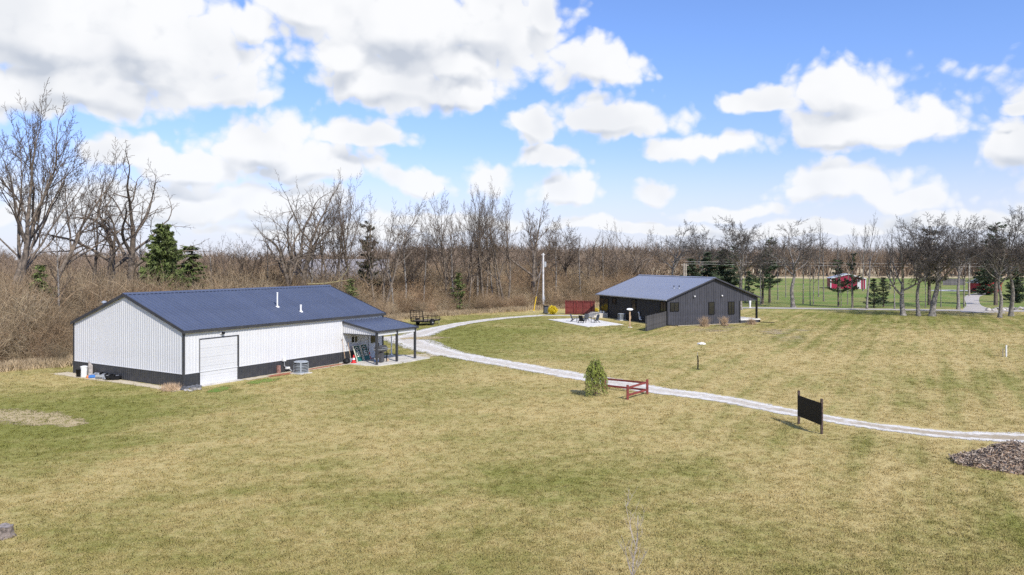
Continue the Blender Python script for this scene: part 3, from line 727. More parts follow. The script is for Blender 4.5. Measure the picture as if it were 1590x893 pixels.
MB().prism([(-OG-.04, SW/2-.22, SR+.10-.22*slope+.01), (-OG-.04, SW/2, SR+.115), (-OG-.04, SW/2+.22, SR+.11-.22*slope), (-OG-.04, SW/2, SR+.15)], (SL+2*OG+.08, 0, 0)).build('ridge_cap', M_navy, shed)
# overhead door
dr = empty('garage_door', (0, 0, 0)); dr.parent = shed
nsec = 5; sh = (DH-0.04)/nsec
for k in range(nsec):
    mm = MB(); z0 = 0.02+k*sh; mm.box(D0+.02, D1-.02, 0.0, 0.05, z0+.003, z0+sh-.003)
    for q in range(3): mm.box(D0+.02, D1-.02, -0.004, 0.0, z0+.012+q*sh/3, z0+.012+q*sh/3+sh/3-.024)
    mm.build('door_section', M_door, dr)
mt = MB(); mt.box(D0-.03, D0, -.045, .02, -.02, DH+.05).build('door_trim', M_char, dr)
MB().box(D1, D1+.09, -.045, .02, -.02, DH+.05).build('door_trim', M_char, dr)
MB().box(D0+.001, D1-.001, -.045, .02, DH, DH+.05).build('door_trim', M_char, dr)
MB().box(D0-.1, D1+.1, -0.5, 0.0, -0.05, 0.03).build('door_apron', M_conc, dr)
wl = empty('wall_light', (2.75, -0.03, 3.2)); wl.parent = shed
MB().box(-.16, .02, -.03, .0, -.10, .10).build('light_plate', M_white, wl)
MB().lathe((0.02, -.14, -.04), [(.05, .09), (.10, .06), (.105, -.03), (.07, -.06)], 12).build('light_head', M_black, wl)
MB().cyl((0.0, 0, .03), (0.02, -.12, .03), .025).build('light_arm', M_black, wl)
# vents
def ray_plane(px, py, p0, nrm):
    d = Vector(((px-795)/F_PX, 1, (HORIZON-py)/F_PX)); o = Vector((0, 0, CAM_H)); return o+d*((Vector(p0)-o).dot(nrm)/d.dot(nrm))
rn = SM.to_3x3() @ Vector((0, -slope, 1)).normalized()
for (px, py, hh, rr) in ((430.6, 476.5, 1.0, .055), (467, 484, 0.45, .07)):
    q = W2S(ray_plane(px, py, S2W(0, 0, SE+.06), rn))
    v = empty('vent_pipe', q); v.parent = shed
    MB().cyl((0, 0, -.1), (0, 0, hh), rr).build('pipe', M_plastic_white, v)
    MB().cyl((0, 0, hh), (0, 0, hh+.07), rr*1.25).build('vent_cap', M_plastic_white, v)
    MB().lathe((0, 0, 0), [(.17, -.05), (.15, .03), (rr+.01, .07)], 12).build('pipe_boot', M_plastic_white, v)
v = empty('flue_pipe', (0.8, 9.9, gz(9.9)+.05)); v.parent = shed
MB().cyl((0, 0, -.1), (0, 0, .55), .09).build('pipe', M_galv, v); MB().lathe((0, 0, .55), [(.09, 0), (.17, .02), (.16, .10), (.02, .16)], 12).build('vent_cap', M_galv, v)
# window, entry door, meter
wn_ = empty('window', (14.55, -0.035, 1.42)); wn_.parent = shed
mm = MB()
for a in ((0, .05, 0, .56), (.36, .42, 0, .56), (.73, .78, 0, .56)): mm.box(a[0], a[1], -.03, .02, a[2], a[3])
mm.box(.05, .73, -.03, .02, -.0, .05); mm.box(.05, .73, -.03, .02, .51, .56); mm.build('window_frame', M_plastic_white, wn_)
for a, b in ((.05, .36), (.42, .73)): MB().box(a, b, -.01, .01, .05, .51).build('pane', M_glass, wn_)
ed = empty('entry_door', (16.55, -.035, 0.06)); ed.parent = shed
MB().box(0.06, .94, -.03, .01, 0, 2.02).build('door_leaf', M_door, ed)
mm = MB(); mm.box(0, .06, -.05, .02, 0, 2.08); mm.box(.94, 1.0, -.05, .02, 0, 2.08); mm.box(.06, .94, -.05, .02, 2.02, 2.08); mm.build('door_frame', M_white, ed)
MB().cyl((.86, -.03, .98), (.86, -.09, .98), .03).build('door_handle', M_galv, ed)
MB().box(0.22, .78, -.034, -.02, 1.15, 1.85).build('door_pane', M_glass, ed)
mp = G(438, 575); q = W2S(mp)
mb = empty('meter_box', (7.85, -.04, 0)); mb.parent = shed
MB().box(-.12, .12, -.16, 0, .78, 1.05).build('box', M_plastic_white, mb, 0.015)
mm = MB(); mm.cyl((0, -.09, .80), (0, -.09, .45), .03); mm.cyl((0, -.09, .45), (.35, -.12, .28), .035); mm.cyl((.35, -.12, .28), (.55, -.3, .02), .03); mm.build('conduit', M_galv, mb)
MB().box(-.62, -.42, -.2, -.02, 0, .55).build('cleanout_post', mat('rusty_pipe', (.36, .20, .16), .8, .2, 6), mb)
MB().box(.1, .42, -.22, -.02, .22, .36).build('junction', M_plastic_white, mb, .02)
# lean-to porch
PX0, PX1, PY = 13.75, 18.45, -3.35; zt, zo = 3.14, 2.56
porch = empty('porch', (0, 0, 0)); porch.parent = shed
psl = math.hypot(-PY+.15, zt-zo); pa = math.atan((zt-zo)/(-PY))
npz = 5; ppw = (PX1-PX0+.2)/npz
pm = sheet(ppw, 0, lambda x: psl, 0.3, 0.03, 0.02, 0.015)
for i in range(npz):
    o = link('porch_roof_panel', pm, M_navy, porch); place(o, (PX0-.1+i*ppw, PY-.12, zo+.02), 0, -(PI/2-pa))
MB().box(PX0-.12, PX1+.12, PY-.16, PY-.122, zo-.10, zo+.04).build('porch_fascia', M_char, porch)
for x in (PX0-.13, PX1+.102): MB().prism([(x, PY-.16, zo-.10), (x, -.04, zt-.10), (x, -.04, zt+.06), (x, PY-.16, zo+.05)], (.028, 0, 0)).build('porch_rake', M_char, porch)
MB().box(PX0, PX1, PY-.02, PY+.06, zo-.36, zo-.05).build('porch_beam', M_white, porch)
n4 = 4; gw = (-PY-.09)/n4
for i in range(n4):                                  # ribbed infill above the porch's end
    ya = PY+.07+i*gw
    me = sheet(gw, 2.27, lambda x, yy=ya+gw: zo-.03+(zt-zo)*(yy-x-PY)/(-PY))
    place(link('porch_infill', me, M_white, porch), (PX0, ya+gw, 0), -PI/2)
MB().box(PX0-.035, PX0+.02, PY, -.03, 2.22, 2.272).build('porch_trim', M_char, porch)
for x in (13.82, 16.1, 18.30): MB().box(x-.075, x+.075, PY-.06, PY+.09, 0.0, zo-.06).build('porch_post', M_char, porch)
MB().prism([(13.3, -.02, -.05), (13.3, -2.6, -.05), (13.75, PY-.3, -.05), (16, PY-.75, -.05), (19.3, PY-.7, -.05), (19.6, -1.0, -.05), (18.6, -.02, -.05)], (0, 0, .12)).build('porch_slab', M_conc, porch)
# strip of sand round the shed
strip('gravel_margin', [S2W(-0.55, 13.1), S2W(-.6, 9), S2W(-.55, 5), S2W(-.55, 1.5), S2W(-.6, -.6)], [1.3, 1.2, 1.0, 1.0, 1.3], 0.013, M_straw)
strip('gravel_margin', [S2W(4.2, -.45), S2W(7, -.5), S2W(10, -.5), S2W(13.3, -.6)], [.9, 1.0, 1.2, 1.4], 0.017, M_straw)
strip('mulch_bed', [S2W(5.9, -.75), S2W(7.2, -.8), S2W(8.3, -.75)], [.5, .95, .5], 0.022, M_mulchs)
strip('mulch_bed', [S2W(9.6, -.6), S2W(11.5, -.5), S2W(13.2, -.5)], [.4, .6, .5], 0.022, M_mulchs)
blob('fresh_grass', S2W(4.4, -1.9), 1.5, .8, s_rz, 0.010, M_fresh, 3)
blob('fresh_grass', S2W(.9, -2.2), 1.3, .6, s_rz+.5, 0.011, M_fresh, 8)

# ---- dark house, local x along the camera-side gable, local y along the shaded wall
HW, HT, HL, HE, HR = 10.6, 13.4, 16.4, 3.17, 5.60
h_loc = G(1036.5, 506); h_rz = math.atan2(0.3903, 0.9207)
house = empty('house', h_loc, h_rz, 'low dark grey house with slate-blue metal roof and covered side porch', 'house')
HM = Matrix.Translation(h_loc) @ Matrix.Rotation(h_rz, 4, 'Z')
def H2W(x, y, z=0): return HM @ Vector((x, y, z))
def W2H(p): return HM.inverted() @ Vector(p)
hs = (HR-HE)/(HT/2)
def hz(x): return HE+hs*(HT/2-abs(x-HT/2))
def hgx(px):                                         # gable coordinate of a photo column
    r = (px-795)/F_PX; return (r*h_loc.y-h_loc.x)/(0.9207-0.3903*r)
def hwy(px):                                         # shaded-wall coordinate of a photo column
    r = (px-795)/F_PX; return (h_loc.x-r*h_loc.y)/(0.3903+0.9207*r)
def hgz(px, py): return CAM_H-(py-HORIZON)*(h_loc.y+.3903*hgx(px))/F_PX
def hwz(px, py): return CAM_H-(py-HORIZON)*(h_loc.y+.9207*hwy(px))/F_PX
MB().prism([(0.03, .05, -.3), (HW, .05, -.3), (HW, .05, hz(HW)-.06), (HT/2, .05, HR-.06), (.03, .05, HE-.03)], (0, HL-.05, 0)).build('wall', M_hshade, house)
# board siding on the gable: sheets of one metre, battens every 0.36 m
ng_ = 13; gw = HT/ng_
for i in range(ng_):
    x0 = i*gw; x1 = x0+gw
    if x0 > HW-.05:
        zb = 2.72; me = sheet(gw, zb, lambda x, a=x0: max(zb+.02, hz(a+x)-.04), .345, .028, .03)
    else:
        me = sheet(min(gw, HW-x0) if x1 > HW else gw, .02, lambda x, a=x0: hz(a+x)-.04, .345, .028, .03)
        if x1 > HW+.01:
            me2 = sheet(x1-HW, 2.72, lambda x, a=HW: hz(a+x)-.04, .345, .028, .03); place(link('siding_panel', me2, M_hgrey, house), (HW, 0.02, 0))
    place(link('siding_panel', me, M_hgrey, house), (x0, .02, 0))
MB().box(0, HW, -.06, .04, -.3, .02).build('skirt', M_char, house)
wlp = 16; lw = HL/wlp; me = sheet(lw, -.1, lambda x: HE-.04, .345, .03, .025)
for i in range(wlp): place(link('siding_panel', me, M_hshade, house), (0.02, HL-i*lw, 0), -PI/2)
# roof, two slopes of sheets
OH = .35; hang = math.atan(hs); hsl = math.hypot(HT/2+OH, (HT/2+OH)*hs); nr = 18; rp2 = (HL+.7)/nr
rm = sheet(rp2, 0, lambda x: hsl, .46, .03, .012, .02)
for i in range(nr):
    o = link('roof_panel', rm, M_slate, house); o.matrix_local = Matrix.Translation((-OH, -.35+(nr-i)*rp2, HE-OH*hs+.05)) @ Matrix.Rotation(-PI/2, 4, 'Z') @ Matrix.Rotation(-(PI/2-hang), 4, 'X')
    o = link('roof_panel', rm, M_slate, house); o.matrix_local = Matrix.Translation((HT+OH, -.35+i*rp2, HE-OH*hs+.05)) @ Matrix.Rotation(PI/2, 4, 'Z') @ Matrix.Rotation(-(PI/2-hang), 4, 'X')
he0 = HE-OH*hs
MB().prism([(-OH, -.35, he0), (HT/2, -.35, HR), (HT+OH, -.35, he0), (HT+OH, -.35, he0+.035), (HT/2, -.35, HR+.035), (-OH, -.35, he0+.035)], (0, HL+.7, 0)).build('roof_deck', M_char, house)
for y in (-.38, HL+.352): MB().prism([(-OH-.03, y, he0-.07), (HT/2, y, HR-.07), (HT+OH+.03, y, he0-.07), (HT+OH+.03, y, he0+.07), (HT/2, y, HR+.085), (-OH-.03, y, he0+.07)], (0, .028, 0)).build('rake_trim', M_hgrey, house)
MB().box(-OH-.12, -OH-.003, -.36, HL+.36, he0-.07, he0+.05).build('gutter', M_galv, house)
MB().prism([(HT/2-.2, -.39, HR+.10-.2*hs), (HT/2, -.39, HR+.105), (HT/2+.2, -.39, HR+.10-.2*hs), (HT/2, -.39, HR+.135)], (0, HL+.78, 0)).build('ridge_cap', M_slate, house)
for px, py in ((1046.5, 447.5), (1054.5, 447.5)):
    rn2 = HM.to_3x3() @ Vector((-hs, 0, 1)).normalized(); q = W2H(ray_plane(px, py, H2W(0, 0, HE+.06), rn2))
    v = empty('vent_pipe', q); v.parent = house
    MB().cyl((0, 0, -.05), (0, 0, .34), .06).build('pipe', M_black, v); MB().lathe((0, 0, 0), [(.15, -.03), (.07, .08)], 10).build('pipe_boot', M_galv, v)
def hwin(x0, x1, z0, z1, side='g', mull=True, parent=house, name='window'):
    """window let into the gable (side g) or into the shaded wall (side w)"""
    e = empty(name, (x0, -.02, z0) if side == 'g' else (-.015, x1, z0)); e.parent = parent; e.rotation_euler = (0, 0, 0 if side == 'g' else -PI/2)
    W_ = x1-x0; H_ = z1-z0; mm = MB(); f = .07
    mm.box(0, f, -.05, .03, 0, H_); mm.box(W_-f, W_, -.05, .03, 0, H_); mm.box(f, W_-f, -.05, .03, 0, f); mm.box(f, W_-f, -.05, .03, H_-f, H_)
    if mull: mm.box(W_/2-.03, W_/2+.03, -.045, .03, f, H_-f)
    mm.build('window_frame', M_black, e)
    for a, b in (((f, W_/2-.03), (W_/2+.03, W_-f)) if mull else ((f, W_-f),)): MB().box(a, b, -.02, .02, f, H_-f).build('pane', M_glass, e)
    return e
hwin(hgx(1040.3), hgx(1054), hgz(1047, 483.5), hgz(1047, 469.5))
hwin(hgx(1100), hgx(1109.2), hgz(1104, 488.5), hgz(1104, 469), mull=False)
hwin(hgx(1130.5), hgx(1140.2), hgz(1135, 488), hgz(1135, 468.3))
hwin(hwy(956.5), hwy(951), hwz(954, 472), hwz(954, 463.3), 'w', False)
hwin(hwy(987.5), hwy(981), hwz(984, 481.5), hwz(984, 465), 'w', False)
hwin(hwy(1034.5), hwy(1025.5), hwz(1030, 484), hwz(1030, 468), 'w', True)
sdr = hwin(hwy(944.5), hwy(931.5), hwz(938, 484.6), hwz(938, 463), 'w', True, name='sliding_door')
MB().box(.10, .9, .03, .06, .2, 1.7).build('curtain', mat('rust_curtain', (.30, .09, .03), .8, .1, 3), sdr)
for px, py in ((1077.5, 460), (1120, 459)):
    e = empty('wall_light', (hgx(px), -.02, hgz(px, py))); e.parent = house
    MB().cyl((0, 0, 0), (0, -.10, .0), .05).build('light_base', M_galv, e); MB().lathe((0, -.16, -.08), [(.09, 0), (.10, .06), (.06, .16)], 10).build('light_head', M_plastic_white, e)
# side porch
hp = empty('porch', (0, 0, 0)); hp.parent = house
MB().box(HW+.01, HT+.25, -.25, HL*0.72, .33, .47).build('porch_slab', M_concw, hp)
MB().box(HW, HT+.15, -.18, HL*0.72-.1, -.3, .33).build('porch_wall', M_hgrey, hp)
for y in (0.15, 4.0, 8.0, 11.5): MB().box(HT-.12, HT+.08, y-.1, y+.1, .47, HE-.08).build('porch_post', M_black, hp)
MB().box(HW, HW+.14, -.02, .10, .47, 2.75).build('corner_trim', M_black, hp)
MB().box(HT-.13, HT+.09, .26, HL*.72, HE-.28, HE-.08).build('porch_beam', M_black, hp)
mm = MB(); mm.cyl((-.10, -.06, HE-.15), (-.10, -.06, .12), .05); mm.beam((-.10, -.06, .1), (.9, -.9, .03), .10, .08); mm.build('downspout', M_black, house)
mm = MB(); mm.beam((HT+.12, -.28, .3), (HT+.12, -.28, .05), .10, .08); mm.beam((HT+.12, -.28, .05), (HT+1.3, -1.6, .03), .10, .08); mm.build('downspout', M_black, house)
# entrance steps by the sliding door
st = empty('concrete_steps', H2W(-.02, hwy(944), 0), h_rz, 'grey concrete landing with steps below the sliding door', 'steps')
ys = hwy(929)-hwy(944)
MB().box(-1.3, -.02, 0, ys, -.1, .62).build('landing', M_conc, st)
for k in range(3): MB().box(-1.3-.32*(k+1), -1.3-.32*k-.001, 0.3, ys, -.1, .62-.16*(k+1)).build('step', M_conc, st)
for k, (px, py) in enumerate(((941, 483.5), (945.5, 484))):
    t_ = empty('flower_pot', st.location+HM.to_3x3() @ Vector((-.5-.0*k, .25+.75*k, .62)), 0, ('small white pot at the sliding door, nearer the small window', 'small white pot at the sliding door, nearer the house corner')[k], 'pot', 'white pots on the landing')
    MB().lathe((0, 0, 0), [(.10, 0), (.15, .22), (.16, .25), (.13, .25)], 12).build('pot', M_plastic_white, t_); MB().lathe((0, 0, .2), [(.13, 0), (.12, .02)], 10).build('soil', M_mulch, t_)

# ---- red barn across the road
def small_barn(name, c, rz, L, W_, e, r, body, label, trim=M_white):
    b = empty(name, c, rz, label, 'barn'); sl = (r-e)/(W_/2)
    n = 8; pw_ = W_/n
    MB().prism([(-W_/2+.05, .05, 0), (W_/2-.05, .05, 0), (W_/2-.05, .05, e-.03), (0, .05, r-.05), (-W_/2+.05, .05, e-.03)], (0, L-.1, 0)).build('wall', body, b)
    for i in range(n):
        x0 = -W_/2+i*pw_
        if name == 'red_barn' and i == 6: me = sheet(pw_, 2.5, lambda x, a=x0: e+sl*(W_/2-abs(a+x))-.05)
        else: me = sheet(pw_, 0, lambda x, a=x0: e+sl*(W_/2-abs(a+x))-.05)
        place(link('siding_panel', me, body, b), (x0, 0.03, 0))
    for s_ in (1, -1):
        MB().prism([(s_*(W_/2+.2), -.2, e-.2*sl), (0, -.2, r), (0, -.2, r+.07), (s_*(W_/2+.2), -.2, e-.2*sl+.07)], (0, L+.4, 0)).build('roof', M_galv, b)
        MB().box(s_*W_/2-.12, s_*W_/2+.12, -.03, .12, 0, e-.1).build('corner_trim', trim, b)
        MB().prism([(s_*(W_/2+.22), -.24, e-.2*sl-.16), (0, -.24, r-.16), (0, -.24, r+.09), (s_*(W_/2+.22), -.24, e-.2*sl+.09)], (0, .035, 0)).build('rake_trim', trim, b)
    for i in range(6): place(link('siding_panel', sheet(L/6, 0, lambda x: e-.1), trim if name == 'red_barn' else body, b), (W_/2+.0, L*i/6, 0), PI/2)
    return b
rb = small_barn('red_barn', G(1317, 448.5), math.radians(-14), 7, 8.6, 2.75, 3.95, M_crimson, 'red barn with white trim standing beyond the road among trees')
MB().box(2.25, 3.15, -.06, .04, 0, 2.45).build('door', M_door, rb)
small_barn('red_shed', G(1541, 455), math.radians(10), 5, 4.6, 2.3, 3.2, mat('bright_red_paint', (.42, .018, .03), .6, .1, 2), 'small red shed half hidden by evergreens at the end of the driveway', M_red)
# ---- grey-roofed house in the woods behind the thicket
gh = empty('grey_house', (-28, 128, 0), math.radians(8), 'grey shingled house glimpsed through bare trees behind the shed', 'house')
MB().prism([(-7, 0, 0), (7, 0, 0), (7, 0, 4), (-7, 0, 4)], (0, 8, 0)).build('wall', M_tanwall, gh)
MB().prism([(-7.5, -.4, 3.9), (-7.5, 4, 7.9), (-7.5, 8.4, 3.9)], (15, 0, 0)).build('roof', M_shingle, gh)
for x in (-5, -1.5, 2, 5): MB().box(x, x+1.1, -.05, .03, 1.2, 2.7).build('window', M_glass, gh)
# ------------------------------------------------------------------ things by the shed
def ac_unit(p, rz, s, label, m=M_acgrey):
    a = empty('air_conditioner', p, rz, label, 'air conditioner'); w_, h_ = .42*s, .72*s
    MB().box(-w_-.08, w_+.08, -w_-.08, w_+.08, -.02, .07).build('pad', M_conc, a)
    MB().lathe((0, 0, .07), [(w_*1.08, 0), (w_*1.08, .08)], 20).build('base_pan', m, a)
    MB().lathe((0, 0, .15), [(w_*1.0, 0), (w_*1.0, h_-.2)], 20).build('coil', M_acdark, a, smooth=True)
    for k in range(5): MB().lathe((0, 0, .2+k*(h_-.25)/5), [(w_*1.05, 0), (w_*1.06, .02), (w_*1.05, .04)], 20).build('louvre', m, a)
    for k in range(4):
        t = PI/4+k*PI/2; MB().box(-.05, .05, -.02, .02, 0, h_-.1).build('corner_post', m, a).matrix_local = Matrix.Translation((w_*1.05*math.cos(t), w_*1.05*math.sin(t), .12)) @ Matrix.Rotation(t+PI/2, 4, 'Z')
    MB().lathe((0, 0, h_), [(w_*1.1, 0), (w_*1.1, .05), (w_*.9, .09), (.05, .10)], 20).build('lid', m, a, smooth=True)
    return a
ac_unit(G(467.5, 580), s_rz, 1.08, 'round grey air conditioner on the ground beside the white shed wall')
# tall bits under the porch: local shed coordinates
def on_shed(x, y, z=0.07): return S2W(x, y, z)
for i, (x, y, ln, mt_, lab) in enumerate(((13.55, -.25, 1.75, M_wood, 'long-handled shovel leaning on the shed wall, left of the two'), (13.95, -.45, 1.5, M_wood, 'short shovel with pale handle leaning beside the game boards'))):
    t = empty('shovel', on_shed(x, y), s_rz, lab, 'shovel', 'shovels by the porch')
    MB().cyl((0, -.15, .28), (0.0, .14, ln), .022, .018).build('handle', mt_, t)
    MB().prism([(-.11, -.17, .3), (.11, -.17, .3), (.10, -.24, .08), (0, -.27, 0), (-.10, -.24, .08)], (0, .02, .005)).build('blade', M_galv, t)
    MB().beam((-.08, .145, ln), (.08, .145, ln), .03, .03).build('grip', M_black, t)
def cone(p, label, s=1.0):
    c = empty('traffic_cone', p, 0, label, 'cone', 'red cones on the porch')
    MB().box(-.2*s, .2*s, -.2*s, .2*s, 0, .04).build('base', M_plastic_red, c, .01)
    MB().lathe((0, 0, .04), [(.15*s, 0), (.11*s, .20*s)], 16).build('cone_body', M_plastic_red, c, smooth=True)
    MB().lathe((0, 0, .04+.20*s), [(.112*s, 0), (.082*s, .14*s)], 16).build('white_band', M_plastic_white, c, smooth=True)
    MB().lathe((0, 0, .04+.34*s), [(.08*s, 0), (.04*s, .22*s)], 16).build('cone_tip', M_plastic_red, c, smooth=True)
cone(on_shed(13.75, -1.1), 'red traffic cone with white band at the porch corner')
cone(on_shed(16.1, -.55), 'red traffic cone partly hidden behind the right game board', .9)
bk = empty('black_bag', on_shed(13.35, -.75), 0, 'slumped black bag on the ground at the porch corner', 'bag')
MB().lathe((0, 0, 0), [(.22, 0), (.28, .1), (.24, .26), (.12, .36), (.05, .42)], 9).build('bag', M_black, bk, smooth=True)
def cornhole(x, y, label):
    c = empty('cornhole_board', on_shed(x, y), s_rz, label, 'game board', 'cornhole boards leaning on the shed wall')
    til = Matrix.Rotation(math.radians(-22), 4, 'X')
    def up(mb, nm, m): o = mb.build(nm, m, c); o.matrix_local = til; return o
    up(MB().box(-.30, .30, 0, .03, 0, 1.25), 'deck', M_green)
    f = MB(); f.box(-.335, -.301, -.02, .06, 0, 1.28); f.box(.301, .335, -.02, .06, 0, 1.28); f.box(-.301, .301, -.02, .06, 1.251, 1.285); f.box(-.301, .301, -.02, .06, -.03, -.001); up(f, 'frame', M_cream)
    r_ = MB()
    for k in range(16):
        a, b = 2*PI*k/16, 2*PI*(k+1)/16
        r_.prism([(.15*math.cos(a), -.004, 1.02+.15*math.sin(a)), (.15*math.cos(b), -.004, 1.02+.15*math.sin(b)), (.10*math.cos(b), -.004, 1.02+.10*math.sin(b)), (.10*math.cos(a), -.004, 1.02+.10*math.sin(a))], (0, -.006, 0))
    up(r_, 'hole_ring', M_cream); up(MB().cyl((0, -.002, 1.02), (0, -.006, 1.02), .10, n=20), 'hole', M_black)
    s = MB(); t_ = .085                              # block letter S
    for a in ((-.16, .16, .70, .78), (-.16, -.07, .62, .70), (-.16, .16, .54, .62), (.07, .16, .46, .54), (-.16, .16, .38, .46)): s.box(a[0], a[1], -.012, -.004, a[2], a[3])
    up(s, 'letter_s', M_cream); up(MB().box(-.28, .28, -.003, -.001, .03, .33), 'lower_panel', mat('teal_board_paint', (.012, .13, .11), .5, .1, 5))
cornhole(14.65, -.95, 'green cornhole board with cream S leaning at the wall, left one')
cornhole(15.55, -.85, 'green cornhole board with cream S leaning at the wall, right one')
gr = empty('grill', on_shed(15.15, -2.55), s_rz+.1, 'grey barrel grill on legs standing behind the porch corner post', 'grill')
body = MB(); n = 14
body.prism([(-.45, .30*math.cos(t), 1.0+.27*math.sin(t)) for t in [2*PI*k/n for k in range(n)]], (.95, 0, 0)).build('barrel', M_grill, gr, smooth=True)
MB().box(-.47, .52, -.34, .34, .97, 1.01).build('lid_seam', M_galv, gr)
MB().box(.52, .86, -.25, .25, .93, .96).build('side_shelf', M_galv, gr)
MB().box(-.35, .05, -.3, .3, .05, .74).build('cabinet', M_grill, gr, .02)
for x in (.42,):
    for y in (-.26, .26): MB().beam((x, y, 0), (x, y, .8), .045, .045).build('leg', M_black, gr)
MB().box(.06, .45, -.25, .25, .32, .35).build('lower_shelf', M_black, gr); MB().cyl((-.35, -.36, 1.12), (.4, -.36, 1.12), .018).build('lid_handle', M_galv, gr)
MB().cyl((-.3, 0, 1.25), (-.3, 0, 1.5), .05).build('smoke_stack', M_black, gr)
bu = empty('bucket', on_shed(14.45, -2.75), 0, 'white bucket with blue label under the grill', 'bucket')
MB().lathe((0, 0, 0), [(.13, 0), (.15, .36), (.16, .38)], 16).build('pail', M_plastic_white, bu, smooth=True); MB().lathe((0, 0, .1), [(.142, 0), (.151, .18)], 16).build('label', M_plastic_blue, bu, smooth=True)
br = empty('broom', on_shed(16.0, -2.6), s_rz, 'thin broom leaning against the middle porch post', 'broom')
MB().cyl((0, .1, .18), (.04, -.55, 1.75), .016).build('handle', M_oldwood, br); MB().prism([(-.14, .06, 0), (.14, .06, 0), (.06, .1, .2), (-.06, .1, .2)], (0, .05, 0)).build('bristles', M_wood, br)
pv = empty('plastic_pipe', S2W(18.9, -.4), 0, 'white plastic pipe standing at the far shed corner', 'pipe')
MB().cyl((0, 0, 0), (0, 0, 1.9), .05).build('pipe', M_plastic_white, pv); MB().cyl((0, 0, 0), (0, 0, .15), .12).build('collar', M_plastic_white, pv)
# clutter along the gable end
dm = empty('white_drum', G(130.5, 585), .2, 'tall white plastic drum at the far end of the gable wall', 'drum')
MB().lathe((0, 0, 0), [(.20, 0), (.21, .05), (.21, .62), (.23, .64), (.23, .70), (.10, .74)], 16).build('drum', M_plastic_white, dm, smooth=True)
bd = empty('plank', G(142, 584), s_rz, 'grey plank leaning against the charcoal base of the gable', 'plank')
MB().beam((-.35, -.5, .02), (.25, .55, .95), .26, .045).build('board', M_oldwood, bd)
bb = empty('black_bin', G(124, 585), .1, 'black bin behind the white drum at the gable wall', 'bin')
MB().lathe((0, 0, 0), [(.2, 0), (.26, .5), (.28, .52), (.2, .52)], 14).build('tub', M_black, bb, smooth=True)
bl = empty('blue_bag', G(144, 587), .4, 'blue and white bag lying by the gable wall', 'bag')
MB().box(-.28, .2, -.16, .16, 0, .2).build('bag', M_plastic_blue, bl, .06); MB().box(.21, .42, -.13, .13, 0, .16).build('bag_flap', M_plastic_white, bl, .05)
oc = empty('orange_cap', G(136, 587.5), 0, 'small orange block lying beside the white drum', 'block'); MB().lathe((0, 0, 0), [(.09, 0), (.09, .12), (.05, .2)], 10).build('cap', mat('orange_plastic', (.6, .2, .04), .5, .1, 5), oc)
R_ = random.Random(5)
for i, (px, py, l_, m_, lab) in enumerate(((158, 586, 1.0, M_tarp, 'crumpled grey tarp bundle, leftmost along the gable'), (165, 588, 1.3, M_galv, 'folded pale metal frame lying along the gable wall'), (173, 589, 1.1, M_tarp, 'rolled grey tarp lying beside the pale frame'), (177, 590, .9, M_black, 'dark roll at the right end of the gable clutter'))):
    b = empty('tarp_bundle', G(px, py), s_rz+PI/2+.5+R_.uniform(-.3, .3), lab, 'bundle', 'bundles along the gable wall')
    mb = MB()
    for k in range(3): mb.beam((-l_/2+R_.uniform(-.1, .1), -.16+.14*k, .10+.10*(k % 2)), (l_/2+R_.uniform(-.1, .1), -.14+.15*k, .08+R_.uniform(0, .16)), .20, .17)
    mb.build('bundle', m_, b, .04)
    MB().box(-.04, .04, -.27, .27, .02, .34).build('strap', M_black, b, .02)
def stone(name, p, s, m, label, group, seed, cat='stone'):
    r = random.Random(seed); bm = bmesh.new(); bmesh.ops.create_icosphere(bm, subdivisions=2, radius=1)
    for v in bm.verts: v.co = Vector((v.co.x*s[0], v.co.y*s[1], max(v.co.z, -.3)*s[2]))*(1+r.uniform(-.16, .16))
    me = bpy.data.meshes.new(name); bm.to_mesh(me); bm.free()
    o = link(name, me, m); o.location = (p[0], p[1], s[2]*.25); o.rotation_euler = (0, 0, r.uniform(0, 6)); return tag(o, label, cat, group)
for i, (px, py, s_, d) in enumerate(((286, 605, .3, 1), (293, 603, .22, 1), (299, 602.5, .26, 1), (306, 602, .3, 1), (290, 607, .2, 0), (296, 608, .16, 0), (301, 606, .25, 0), (310, 605, .18, 0))):
    stone('stone', G(px, py), (s_, s_*.8, s_*.55), M_stoneD if d else M_stone, ('first', 'second', 'third', 'fourth')[i % 4]+(' dark stone from the left at the shed corner beside the garage door' if d else ' pale stone from the left at the shed corner by the garage door'), 'dark stones at the shed corner' if d else 'pale stones at the shed corner', 30+i)

# ------------------------------------------------------------------ trailer, pole and bits along the lane
tr_ = empty('utility_trailer', G(661, 504.5), math.atan2(.87, .49), 'black open utility trailer with mesh ramp gate parked near the thicket', 'trailer')
TLn, TWd = 3.4, 1.8                                   # local x forward, local y to the left; camera sees the right side (-y)
x0, x1, y0, y1 = -1.7, 1.7, -.9, .9
mm = MB()
for y in (y0, y1): mm.beam((x0, y, .52), (x1, y, .52), .07, .12)
for x in (x0, -.6, .5, x1): mm.beam((x, y0+.036, .52), (x, y1-.036, .52), .07, .10)
mm.beam((x1+.03, y0+.1, .50), (x1+1.3, 0, .50), .07, .1); mm.beam((x1+.03, y1-.1, .50), (x1+1.3, 0, .50), .07, .1); mm.build('chassis', M_black, tr_)
for k in range(9):
    ya = y0+.05+k*.19; MB().box(x0, x1, ya, ya+.18, .58, .62).build('deck_plank', M_deckwood, tr_)
